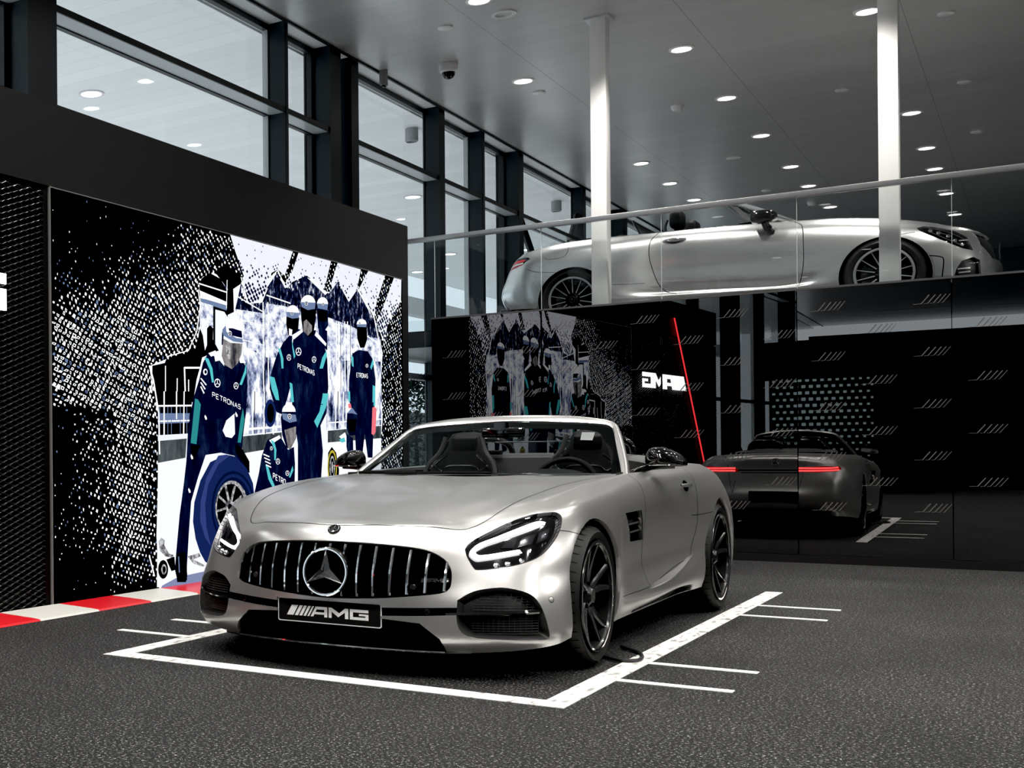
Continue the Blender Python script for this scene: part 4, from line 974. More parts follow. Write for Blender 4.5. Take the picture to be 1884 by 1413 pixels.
# ---------------------------------------------------------------- cutting and extracting body panels
from mathutils.interpolate import poly_3d_calc
class Shell:
    def __init__(s, bm):
        s.bm = bm; bm.faces.ensure_lookup_table(); bm.verts.ensure_lookup_table(); bm.verts.index_update(); bm.faces.index_update()
        s.tree = BVHTree.FromBMesh(bm)
        s.fc = [[v.co.copy() for v in f.verts] for f in bm.faces]
        s.fn = [[v.normal.copy() for v in f.verts] for f in bm.faces]
        s.lay = bm.faces.layers.int.new('part'); s.ids = {}
    def pid(s, name): return s.ids.setdefault(name, len(s.ids)+1)
    def near(s, p):
        loc, no, i, d = s.tree.find_nearest(p)
        w = poly_3d_calc(s.fc[i], loc); n = Vector((0,0,0))
        for a, b in zip(w, s.fn[i]): n += b*a
        return loc, (n.normalized() if n.length > 1e-6 else no)
    def cast(s, o, d):
        return s.tree.ray_cast(Vector(o), Vector(d).normalized())[0]
    def clip(s, name, outline, d, flt=lambda c: True, only=(0,), grow=0.):
        """give the faces inside the (convex) outline, seen along d, to part `name`"""
        d = Vector(d).normalized(); P = [Vector(p) for p in outline]
        up = Vector((0,0,1)) if abs(d.z) < .9 else Vector((0,1,0))
        a = d.cross(up).normalized(); b = a.cross(d)
        q = [(p.dot(a), p.dot(b)) for p in P]
        from mathutils.geometry import convex_hull_2d
        h = [P[i] for i in convex_hull_2d([Vector(t) for t in q])]
        cen = sum(h, Vector())/len(h)
        planes = []
        for i in range(len(h)):
            e = (h[(i+1)%len(h)]-h[i])
            if (e-d*e.dot(d)).length < 1e-5: continue
            n = e.cross(d).normalized()
            if (cen-h[i]).dot(n) > 0: n = -n
            planes.append((h[i]+n*grow, n))
        cur = set(f for f in s.bm.faces if f[s.lay] in only and flt(f.calc_center_median()))
        # quick reject
        cur = {f for f in cur if all(min((v.co-c).dot(n) for v in f.verts) < 0 for c, n in planes)}
        for c, n in planes:
            if not cur: break
            geom = list(cur)+list({e for f in cur for e in f.edges})+list({v for f in cur for v in f.verts})
            r = bmesh.ops.bisect_plane(s.bm, geom=geom, dist=1e-6, plane_co=c, plane_no=n)
            allf = {x for x in r['geom'] if isinstance(x, bmesh.types.BMFace)} | {f for f in cur if f.is_valid}
            cur = {f for f in allf if (f.calc_center_median()-c).dot(n) < 0}
        k = s.pid(name)
        for f in cur: f[s.lay] = k
        return len(cur)
    def mend(s):
        r = bmesh.ops.holes_fill(s.bm, edges=[e for e in s.bm.edges if len(e.link_faces)==1 and e.calc_length()<.08], sides=7)
        for f in r['faces']:
            nb = [g for e in f.edges for g in e.link_faces if g is not f and g not in r['faces']]
            if nb:
                f[s.lay] = nb[0][s.lay]; f.normal_update()
                if f.normal.dot(nb[0].normal) < 0: f.normal_flip()
    def part(s, name, objname, mats, parent, lip=.014, flt=None, off=0., lipmat=0):
        k = 0 if name is None else s.ids[name]
        fs = [f for f in s.bm.faces if f[s.lay] == k and (flt is None or flt(f.calc_center_median()))]
        idx = {}; V = []; N = []; Fc = []; MI = []
        for f in fs:
            t = []
            for v in f.verts:
                if v not in idx:
                    loc, n = s.near(v.co); idx[v] = len(V); V.append(v.co-n*off); N.append(n)
                t.append(idx[v])
            Fc.append(t); MI.append(0)
        if lip:
            S = set(fs)
            for f in fs:
                L = list(f.verts)
                for i in range(len(L)):
                    a, b = L[i], L[(i+1)%len(L)]
                    e = s.bm.edges.get((a,b))
                    if e is None or sum(1 for g in e.link_faces if g in S) != 1: continue
                    na, nb = N[idx[a]], N[idx[b]]
                    ed = (b.co-a.co)
                    m = ed.cross((na+nb)).normalized() if ed.length > 1e-7 else na
                    o = len(V)
                    V += [V[idx[a]], V[idx[b]], V[idx[b]]-nb*lip, V[idx[a]]-na*lip]; N += [m,m,m,m]
                    Fc.append([o+1,o,o+3,o+2]); MI.append(lipmat)
        me = bpy.data.meshes.new(objname); me.from_pydata([tuple(v) for v in V], [], Fc)
        if not isinstance(mats, (list,tuple)): mats = [mats]
        for m in mats: me.materials.append(m)
        me.polygons.foreach_set('material_index', MI)
        me.polygons.foreach_set('use_smooth', [True]*len(me.polygons)); me.update()
        me.normals_split_custom_set_from_vertices([tuple(n) for n in N])
        o = bpy.data.objects.new(objname, me); COL.objects.link(o); o.parent = parent
        return o
    def strip(s, mb, pts, w=.0035, n=60, off=.0008, mi=0, d=None, closed=False):
        """thin ribbon lying on the surface through pts; d: project along this direction"""
        if closed: pts = list(pts)+[pts[0]]
        P = cr([tuple(p) for p in pts], n)
        Q = []
        for p in P:
            p = Vector(p)
            if d is not None:
                h = s.tree.ray_cast(p+Vector(d)*.5, -Vector(d))[0]
                if h is not None: p = h
            Q.append(s.near(p))
        rows = []
        for i in range(n):
            t = Q[min(i+1,n-1)][0]-Q[max(i-1,0)][0]
            if t.length < 1e-6: t = Vector((1,0,0))
            loc, no = Q[i]; sd = t.cross(no).normalized()
            rows.append([loc+no*off-sd*w/2, loc+no*off+sd*w/2])
        mb.grid(rows, mi=mi)
    def patch(s, mb, A, B, n=24, m=3, off=-.004, mi=0):
        """surface patch between polylines A and B, pushed by off along the normal"""
        a = cr([tuple(p) for p in A], n); b = cr([tuple(p) for p in B], n); rows = []
        for i in range(n):
            r = []
            for k in range(m+1):
                loc, no = s.near(Vector(a[i]).lerp(Vector(b[i]), k/m)); r.append(loc+no*off)
            rows.append(r)
        mb.grid(rows, mi=mi)
def mir(P): return [(-x,y,z) for x,y,z in P]

# ---------------------------------------------------------------- car materials
def paint(name, col, rough, metal, coat, coat_rough):
    m = mat(name, col, rough, metal, coat=coat, coat_rough=coat_rough)
    tc = nd(m,'ShaderNodeTexCoord'); n = nd(m,'ShaderNodeTexNoise', i_Scale=2200., i_Detail=1.); lk(m,tc.outputs['Object'],n.inputs['Vector'])
    mp = nd(m,'ShaderNodeMapRange'); mp.inputs[3].default_value=.88; mp.inputs[4].default_value=1.1; lk(m,n.outputs[0],mp.inputs[0])
    mu = nd(m,'ShaderNodeVectorMath'); mu.operation='SCALE'; mu.inputs[0].default_value=col; lk(m,mp.outputs[0],mu.inputs['Scale']); lk(m,mu.outputs[0],bsdf(m).inputs['Base Color'])
    return m
M_silver = paint('satin_silver', (.53,.524,.515), .28, .82, .18, .10)
M_silver2 = paint('gloss_silver', (.70,.695,.69), .27, .90, .8, .04)
M_chrome = mat('chrome', (.85,.85,.86), .06, 1)
M_dchrome = mat('dark_chrome', (.10,.10,.105), .2, 1)
M_gblack = mat('gloss_black', (.006,.006,.006), .08, 0, coat=.6)
M_mblack = mat('matt_black', (.004,.004,.004), .6, spec=.1)
M_grill = mat('grille_black', (.010,.010,.011), .35)
M_rubber = mat('tyre_rubber', (.008,.008,.008), .55, spec=.3)
M_rimblk = mat('rim_black', (.008,.008,.0085), .2, 0)
M_carbon = mat('carbon_weave', (.006,.006,.006), .07, spec=.6)
M_leather = mat('black_leather', (.006,.006,.0063), .5, spec=.22)
M_leather2 = mat('grey_stitch', (.04,.04,.04), .6)
M_drl = emat('daytime_light', (1,.98,1), 12)
M_tail = emat('tail_light_glow', (1,.09,.09), 7)
M_tailred = mat('tail_lens_red', (.3,.01,.012), .1, coat=1, emit=(1,.03,.04), estr=.6)
M_lampglass = glass_mat('lamp_glass', (.95,.95,.97), .8, 1.5)
M_wsglass = glass_mat('windscreen_glass', (.62,.66,.66), .5, 1.45)
M_disc = mat('brake_disc', (.06,.06,.06), .4, .9)
M_cal = mat('caliper_grey', (.10,.10,.10), .4, .3)

def wheel(parent, loc, R, Rr, wid, side, spokes, kind):
    """wheel hub frame: axis along X, outer face towards side*X"""
    w = bpy.data.objects.new('wheel', None); COL.objects.link(w); w.parent = parent; w.location = loc; w.empty_display_size=.1
    fx = lambda r,a,h: (side*h, r*math.cos(a), r*math.sin(a))
    hw = wid/2
    ty = MB()
    prof = [(Rr-.012,hw-.02),(Rr+.004,hw-.004),(Rr+.02,hw+.004),((Rr+R)/2+.005,hw+.010),(R-.028,hw+.002),(R-.010,hw-.012),(R-.002,hw-.035)]
    for gx in (.62,.2,-.2,-.62):
        prof += [(R,hw*gx+.012),(R-.008,hw*gx+.008),(R-.008,hw*gx-.008),(R,hw*gx-.012)]
    prof += [(R-.002,-hw+.035),(R-.010,-hw+.012),(R-.028,-hw-.002),((Rr+R)/2,-hw-.010),(Rr,-hw),(Rr-.02,-hw+.02)]
    ty.lathe(prof, 72, fx)
    # sidewall lettering ridges and tread sipes
    for k in range(44):
        a=2*PI*k/44
        for sx in (-1,1):
            x0,x1 = (hw*.66,hw*.98) if sx>0 else (-hw*.98,-hw*.66)
            pts=[(fx(R+.0008,a-.006,x0)),(fx(R+.0008,a+.006,x0)),(fx(R-.010,a+.012,x1)),(fx(R-.010,a,x1))]
            ty.add(pts,[(0,1,2,3)],1)
    ty.build('tyre', [M_rubber,M_mblack], w, angle=35)
    rim = MB()
    rim.lathe([(Rr-.004,hw-.006),(Rr+.004,hw+.004),(Rr+.002,hw+.010),(Rr-.010,hw+.010),(Rr-.018,hw-.004)], 72, fx, 0)
    rim.lathe([(Rr-.018,hw-.004),(Rr-.03,hw-.03),(Rr-.045,-hw*.2),(Rr-.04,-hw+.02),(.05,-hw+.03)], 72, fx, 2)
    if kind=='amg': rim.lathe([(Rr+.0025,hw+.0105),(Rr-.0085,hw+.0112),(Rr-.0135,hw+.0085),(Rr-.012,hw+.004)], 72, fx, 1)
    else: rim.lathe([(Rr+.002,hw+.0105),(Rr-.017,hw+.0112),(Rr-.022,hw+.004)], 72, fx, 1)
    rim.build('rim', [M_rimblk, M_chrome if kind=='amg' else M_brushed, M_mblack], w, angle=30)
    def spoke(a0, a1, r0, r1, w0, w1, h0, h1):
        mb = MB()
        rows=[]
        for k in range(9):
            u=k/8; a=a0+(a1-a0)*u; r=r0+(r1-r0)*u; ww=w0+(w1-w0)*u; h=h0+(h1-h0)*(u**1.6)
            c=(r*math.cos(a),r*math.sin(a)); t=(-math.sin(a),math.cos(a))
            f=lambda o,hh:(side*hh, c[0]+t[0]*o, c[1]+t[1]*o)
            rows.append([f(-ww,h-.035),f(-ww,h-.006),f(-ww*.55,h),f(ww*.55,h),f(ww,h-.006),f(ww,h-.035)])
        mb.grid(rows, mi=0)
        if kind=='amg':   # machined edges
            for e in (2,3):
                s_=-1 if e==2 else 1
                mb.grid([[Vector(r_[e])+Vector((side*.0006,0,0)), (Vector(r_[e])*.75+Vector(r_[e+s_])*.25)+Vector((side*.0009,0,0))] for r_ in rows[2:]], mi=1)
        else:
            mb.grid([[Vector(r_[2])+Vector((side*.0008,0,0)),Vector(r_[3])+Vector((side*.0008,0,0))] for r_ in rows[1:]], mi=1)
        mb.build('spoke', [M_rimblk, M_chrome if kind=='amg' else M_brushed], w, angle=30)
    for k in range(spokes):
        a=2*PI*k/spokes+PI/2
        if kind=='amg':
            for sg in (-1,1): spoke(a+sg*.13, a+sg*.235, .05, Rr-.012, .023, .017, hw-.034, hw-.001)
        else: spoke(a, a, .055, Rr-.012, .012, .008, hw-.035, hw-.004)
    hub = MB()
    hub.lathe([(0,hw-.012),(.033,hw-.012),(.036,hw-.018),(.05,hw-.03),(.075,hw-.045),(.085,hw-.07),(.08,-hw*.3)], 36, fx, 0)
    for P in starpoly(.028): hub.add([(side*(hw-.011),u,v) for u,v in P],[(0,1,2,3)],1)
    hub.lathe([(.029,hw-.0115),(.033,hw-.0115)],36,fx,1)
    for k in range(5):
        a=2*PI*k/5+.3; c=(.058*math.cos(a),.058*math.sin(a))
        hub.lathe([(0,hw-.026),(.009,hw-.026),(.011,hw-.045)],10,lambda r,t,h:(side*h,c[0]+r*math.cos(t),c[1]+r*math.sin(t)),2)
    hub.build('hub_cap', [M_rimblk,M_chrome,M_mblack], w, angle=30)
    MB().lathe([(.08,.0),(Rr-.06,.0),(Rr-.06,-.03),(.08,-.03)],48,fx,closed=True).build('brake_disc', M_disc, w, angle=30)
    cal = MB(); rows=[]
    for k in range(9):
        a=-.55+1.1*k/8+(PI if parent.get('face',1)>0 else 0)
        rows.append([fx(Rr-.145,a,-.05),fx(Rr-.145,a,.035),fx(Rr-.05,a,.035),fx(Rr-.05,a,-.05)])
    cal.grid(rows, closev=True); cal.add(rows[0],[(0,1,2,3)]); cal.add(rows[-1],[(3,2,1,0)])
    cal.build('brake_caliper', M_cal, w, angle=30)
    return w

def star_badge(parent, name, c, r, frame, wid=.1, mats=None):
    """ring plus raised three-pointed star; frame(u,v,d)->xyz"""
    mb = MB()
    n=64; rt=r*.07
    rows=[]
    for k in range(n):
        a=2*PI*k/n; ca,sa=math.cos(a),math.sin(a)
        rows.append([frame((r-rt+rt*math.cos(q))*ca,(r-rt+rt*math.cos(q))*sa,rt*1.3*math.sin(q)) for q in [2*PI*j/10 for j in range(10)]])
    mb.grid(rows, closeu=True, closev=True)
    for k in range(3):
        a=PI/2+k*2*PI/3
        tip=frame(r*.93*math.cos(a),r*.93*math.sin(a),.0); cen=frame(0,0,r*.14)
        b1=frame(.23*r*math.cos(a-PI/3),  .23*r*math.sin(a-PI/3),0); b2=frame(.23*r*math.cos(a+PI/3),.23*r*math.sin(a+PI/3),0)
        mb.add([tip,b1,cen,b2],[(0,1,2),(0,2,3)])
    o = mb.build(name, mats or M_chrome, parent, angle=25)
    return o
# ---------------------------------------------------------------- the silver roadster
car = thing('sports_car', 'satin silver open two-seat roadster with black wheels, parked nose forward inside the white floor bay', 'car', (-2.6075,6.1013,0), .0029)
S = Shell(shell_bm(*wrap_body(AMG_COLS, AMG_ZC, valley=amg_valley)))
def smooth_loop(P, n): return cr([tuple(p) for p in P]+[tuple(P[0])], n+1)[:-1]
LAMP = [(.572,-.676,.58),(.581,-.656,.602),(.615,-.608,.634),(.683,-.507,.683),(.744,-.417,.718),(.79,-.36,.732),(.83,-.308,.736),(.852,-.282,.733),(.87,-.282,.715),(.877,-.303,.69),(.879,-.34,.655),(.871,-.397,.611),(.849,-.473,.561),(.817,-.532,.533),(.763,-.596,.512),(.684,-.659,.497),(.633,-.688,.493),(.619,-.692,.499),(.6,-.689,.523),(.583,-.685,.55)]
GR = [(0,.607),(.15,.605),(.30,.596),(.40,.584),(.46,.566),(.51,.532),(.535,.49),(.541,.445),(.537,.412),(.510,.39),(.41,.376),(.25,.359),(.1,.349),(0,.347)]
GRS = [(a,b) for a,b,_ in cr([(x,z,0) for x,z in GR],31)]
GRILLE = [(x,-.85,z) for x,z in GRS]+[(-x,-.85,z) for x,z in GRS[::-1]]
INTK = [(.573,-.774,.362),(.614,-.744,.392),(.657,-.718,.409),(.735,-.671,.419),(.81,-.617,.401),(.85,-.586,.371),(.877,-.567,.315),(.893,-.553,.242),(.894,-.545,.198),(.871,-.579,.19),(.759,-.699,.195),(.623,-.774,.206),(.579,-.794,.261)]
LAMPS, INTKS = smooth_loop(LAMP,44), smooth_loop(INTK,40)
HOODR = [(0,-.775),(.155,-.757),(.32,-.714),(.45,-.658),(.533,-.615),(.575,-.565),(.605,-.50),(.63,-.42),(.66,-.286),(.68,-.144),(.696,.015),(.706,.20),(.722,.40),(.735,.63),(.76,.80),(.765,.95),(.74,1.03)]
HOOD = [(x,y,.8) for x,y in HOODR]+[(-x,y,.8) for x,y in HOODR[::-1]]
DOOR = [(.93,1.045,.93),(.93,1.0,.76),(.93,1.02,.52),(.93,1.05,.292),(.93,2.0,.378),(.93,2.075,.55),(.93,2.06,.75),(.93,2.10,.94)]
VENT = [(.93,.565,.700),(.93,.905,.703),(.93,1.0,.541),(.93,.694,.547)]
COCK = [(0,1.02),(.35,1.05),(.60,1.10),(.735,1.17),(.775,1.30),(.785,1.7),(.765,2.0),(.70,2.22),(.55,2.36),(.3,2.40),(0,2.41)]
COCK = [(x,y,1) for x,y in COCK]+[(-x,y,1) for x,y in COCK[::-1]]
def circ(yc,zc,r,x): return [(x,yc+r*math.cos(a),zc+r*math.sin(a)) for a in [2*PI*k/40 for k in range(40)]]
AF = circ(-.025,.322,.378,1); AR = circ(2.60,.332,.388,1)
BOOT = [(0,2.70),(.45,2.72),(.60,2.80),(.655,3.02),(.62,3.30),(.52,3.52),(.40,3.70),(0,3.72)]
BOOT = [(x,y,1) for x,y in BOOT]+[(-x,y,1) for x,y in BOOT[::-1]]
side = lambda s_: (lambda c: c.x*s_ > .3)
for sg in (1,-1):
    m_ = (lambda P: P) if sg>0 else mir
    S.clip('arch', m_(AF), (1,0,0), lambda c: c.x*sg > .5 and c.y < 1)
    S.clip('arch', m_(AR), (1,0,0), lambda c: c.x*sg > .5 and c.y > 1.5)
    S.clip('lamp%d'%sg, m_(LAMPS), (.64*sg,-.72,.25), side(sg))
    S.clip('intake%d'%sg, m_(INTKS), (.4*sg,-.9,0), lambda c: c.x*sg > .3 and c.y < 0)
    S.clip('hole', m_([(.25,-.9,.279),(.45,-.85,.293),(.590,-.79,.299),(.590,-.79,.331),(.45,-.85,.326),(.25,-.9,.318)]), (0,-1,0), lambda c: c.x*sg > 0 and c.y < 0)
    S.clip('vent%d'%sg, m_(VENT), (1,0,0), lambda c: c.x*sg > .7)
    S.clip('door%d'%sg, m_(DOOR), (1,0,0), lambda c: c.x*sg > .795)
front = lambda c: c.y < 0
S.clip('grille', GRILLE, (0,-1,0), front)
S.clip('hole', [(-.26,-.9,.25),(.26,-.9,.25),(.26,-.9,.334),(-.26,-.9,.334)], (0,-1,0), front)
S.clip('hole', [(-.28,-.9,.268),(.28,-.9,.268),(.43,-.85,.257),(.508,-.81,.190),(.522,-.8,.155),(.522,-.8,.05),(-.522,-.8,.05),(-.522,-.8,.155),(-.508,-.81,.190),(-.43,-.85,.257)], (0,-1,0), front)
S.clip('hood', HOOD, (0,0,1), lambda c: c.z > .655 and c.y < 1.1)
S.clip('cockpit', COCK, (0,0,1), lambda c: c.z > .8, only=(0,S.ids['hood'])+tuple(S.ids[k] for k in S.ids if k.startswith('door')))
S.clip('boot', BOOT, (0,0,1), lambda c: c.z > .815 and c.y > 2.5)
TL = [(.37,3.60,.770),(.40,3.60,.748),(.62,3.5,.742),(.79,3.45,.750),(.85,3.40,.775),(.83,3.40,.805),(.70,3.5,.812),(.45,3.6,.798)]
for sg in (1,-1):
    S.clip('tail%d'%sg, TL if sg>0 else mir(TL), (.35*sg,.93,0), lambda c: c.x*sg > .2 and c.y > 3)
S.clip('rearpanel', [(-.45,3.6,.30),(.45,3.6,.30),(.62,3.5,.2),(-.62,3.5,.2)], (0,1,0), lambda c: c.y > 3)
S.clip('bumperR', [(-1.2,3.6,.68),(1.2,3.6,.68),(1.2,3.6,.1),(-1.2,3.6,.1)], (0,1,0), lambda c: c.y > 3.02)
S.clip('bumperF', [(1.2,-.32,.72),(1.2,-.18,.60),(1.2,-.18,.05),(1.2,-1,.05),(1.2,-1,.69),(1.2,-.6,.69)], (1,0,0), lambda c: c.y < -.15 and c.z < .70)

S.mend()
S.part(None, 'body_shell', M_silver, car, .02)
S.part('hood', 'bonnet', M_silver, car, .012)
S.part('boot', 'boot_lid', M_silver, car, .012)
fb = S.part('bumperF', 'front_bumper', M_silver, car, .02)
S.part('bumperR', 'rear_bumper', M_silver, car, .02)
S.part('rearpanel', 'rear_diffuser', M_mblack, car, 0)
doors = {sg: S.part('door%d'%sg, 'door', M_silver, car, .012) for sg in (1,-1)}
# shut lines
sl = MB()
cast = lambda P, d: P
hl = [(x,y,.8) for x,y in HOODR]
for mm in (lambda P:P, mir):
    S.strip(sl, mm(hl[:-1]), .0042, 90, d=(0,0,1))
    S.strip(sl, mm([(.93,1.055,.885),(.93,1.015,.82),(.93,1.0,.74),(.93,1.015,.55),(.93,1.045,.32),(.93,1.055,.292)]), .0042, 50, d=(1 if mm is not mir else -1,0,0))
    S.strip(sl, mm([(.93,2.09,.905),(.93,2.062,.82),(.93,2.06,.74),(.93,2.073,.56),(.93,2.0,.381)]), .0042, 50, d=(1 if mm is not mir else -1,0,0))
    S.strip(sl, mm([(.93,.46,.286),(.93,1.05,.288),(.93,1.5,.33),(.93,2.0,.378)]), .003, 50, d=(1 if mm is not mir else -1,0,0))
    S.strip(sl, mm([(.877,-.335,.655),(.90,-.29,.648),(.945,-.20,.628)]), .0035, 20)
    S.strip(sl, mm([(.98,1.96,.629),(.98,2.15,.632),(.99,2.35,.640)]), .0035, 20)
    S.strip(sl, mm([(x,y,1.2) for x,y,_ in BOOT[:7]]), .004, 60, d=(0,0,1))
sl.build('shut_lines', M_mblack, car)
# dark bodies hiding the inside: floor pan, wheel wells, engine bay floor
pan = MB()
pan.box(-.60,.60,-.60,3.35,.165,.19); pan.box(-.885,.885,.50,2.08,.172,.20)
pan.box(-.62,.62,-.50,1.0,.60,.61)
for sg in (1,-1):
    for yc,r in ((-.025,.40),(2.60,.41)):
        rows=[]
        for k in range(25):
            a=-.2+(PI+.4)*k/24
            rows.append([(sg*.60,yc+r*math.cos(a),.325+r*math.sin(a)),(sg*(.89 if yc<1 else .93),yc+r*math.cos(a),.325+r*math.sin(a))])
        pan.grid(rows)
        pan.add([(sg*.60,yc-.42,.17),(sg*.60,yc+.42,.17),(sg*.60,yc+.42,.64),(sg*.60,yc-.42,.64)],[(0,1,2,3)])
pan.build('underbody', M_mblack, car, smooth=False)

# wheels
car['face'] = 1
for (sx,y,R,Rr,wd,xo) in ((1,0,.334,.258,.265,.952),(-1,0,.334,.258,.265,.952),(1,2.63,.345,.272,.305,.985),(-1,2.63,.345,.272,.305,.985)):
    wheel(car, (sx*(xo-wd/2-.01), y, R), R, Rr, wd, sx, 5, 'amg')

# grille: mesh back, cross fins, upright slats, star
g = MB()
gx = lambda x,z,o: (lambda h: (x,(h.y if h else -.8)+o,z))(S.tree.ray_cast(Vector((x,-2,z)),Vector((0,1,0)))[0])
rows=[]
for k in range(31):
    x=-.55+1.1*k/30; rows.append([gx(x,.33+.3*j/8,.085) for j in range(9)])
g.grid(rows)
gr = g.build('grille_mesh', M_mblack, car)
fn = MB()
for z in (.40,.455,.51,.56):
    rows=[[gx(-.53+1.06*k/40,z+.003,.03),gx(-.53+1.06*k/40,z,.022),gx(-.53+1.06*k/40,z-.003,.03),gx(-.53+1.06*k/40,z,.06)] for k in range(41)]
    fn.grid(rows, closev=True)
fn.build('cross_fins', M_dchrome, gr)
def gtop(x): return lerp_tab([(a,b) for a,b in GR[:8]], abs(x))
def gbot(x): return lerp_tab([(a,b) for a,b in GR[::-1][:7]], abs(x))
for k in range(-7,8):
    x=.0735*k
    zt,zb = gtop(min(abs(x),.505))-.012, gbot(min(abs(x),.505))+.010
    mb=MB(); rows=[]
    for j in range(15):
        z=zb+(zt-zb)*j/14
        bow=.012*(1-abs((z-.47)/.13)**1.0) if abs(z-.47)<.13 else 0
        f=lambda o,dx:(lambda p:(p[0]+dx,p[1]-bow,p[2]))(gx(x,z,o))
        rows.append([f(.045,-.005),f(.014,-.0068),f(.008,-.0038),f(.008,.0038),f(.014,.0068),f(.045,.005)])
    mb.grid(rows); mb.add(rows[0],[(0,1,2,3,4,5)]); mb.add(rows[-1],[(5,4,3,2,1,0)])
    mb.build('grille_slat', M_chrome, gr, angle=25)
sf = lambda u,v,d: (u, -.893-d+.10*v, .467+v)
MB().prism([(.112*math.cos(a),.112*math.sin(a)) for a in [2*PI*k/48 for k in range(48)]], -.035, -.012, sf).build('badge_base', M_mblack, gr, angle=30)
star_badge(gr, 'star_badge', None, .114, sf)
mb=MB()
for sx,zz in ((.395,.415),(-.395,.428)):
    p=gx(sx,zz,0); mb.lathe([(0,-.008),(.012,-.008),(.016,0),(.018,.03)],20,lambda r,a,h:(p[0]+r*math.cos(a),p[1]+h,p[2]+r*math.sin(a)))
mb.build('grille_sensor', M_dchrome, gr)
mb=MB(); bf=lambda u,v,d:(lambda p:(p[0],p[1]-d,p[2]))(gx(.425+u*.0105,.437+v*.016,.004))
mb.prism([(-.3,-.25),(MARKW+.3,-.25),(MARKW+.3,1.25),(-.3,1.25)],-.002,.0,bf,0)
for P in MARK: mb.prism(P,0,.002,bf,1)
mb.build('grille_lettering', [M_gblack,M_chrome], gr, smooth=False)

# number plate
pl = MB(); pf=lambda u,v,d:(u,-.862-d,v)
MB().bbox(-.285,.285,-.856,-.78,.21,.338,.012).build('plate_holder', M_mblack, car)
pl.prism(rrect(-.26,.26,.222,.333,.010),-.004,.002,pf,1)
pl.prism(rrect(-.2555,.2555,.2265,.3285,.008),.0,.0024,pf,0)
npl = pl.build('number_plate', [mat('plate_black',(.006,.006,.006),.5,spec=.25),mat('plate_white',(.85,.85,.85),.4)], car, angle=30)
mb=MB(); k_=.0405
for P in MARK: mb.prism([(-.213+u*k_,.252+v*.0475) for u,v in [(a*1.03,b) for a,b in P]],.0024,.0030,pf)
mb.build('plate_lettering', mat('letter_silver',(.9,.9,.9),.5), npl, smooth=False)

M_plast = mat('bumper_plastic',(.016,.016,.016),.42); M_mesh_grey = mat('mesh_grey',(.09,.09,.09),.35,.6)
# front splitter, lower mouth and corner intakes
sp=MB(); rows=[]
for k in range(41):
    x=-.62+1.24*k/40; y=-.872+.30*x*x+.10*max(0,abs(x)-.45)
    rows.append([(x,y+.16,.150),(x,y+.02,.135),(x,y,.126),(x,y+.004,.118),(x,y+.16,.10)])
sp.grid(rows)
sp.build('splitter', M_carbon, car)
sp=MB(); rows=[]
for k in range(41):
    x=-.52+1.04*k/40; y=-.872+.30*x*x+.10*max(0,abs(x)-.45)
    rows.append([(x,y-.001,.132),(x,y-.003,.128),(x,y-.001,.124)])
sp.grid(rows); sp.build('splitter_trim', M_chrome, car)
mo=MB(); rows=[]
for k in range(31):
    x=-.60+1.2*k/30; rows.append([(x,-.70+.3*x*x,.12),(x,-.72+.3*x*x,.22),(x,-.73+.3*x*x,.35)])
mo.grid(rows); mo.build('lower_mouth', M_mblack, car)
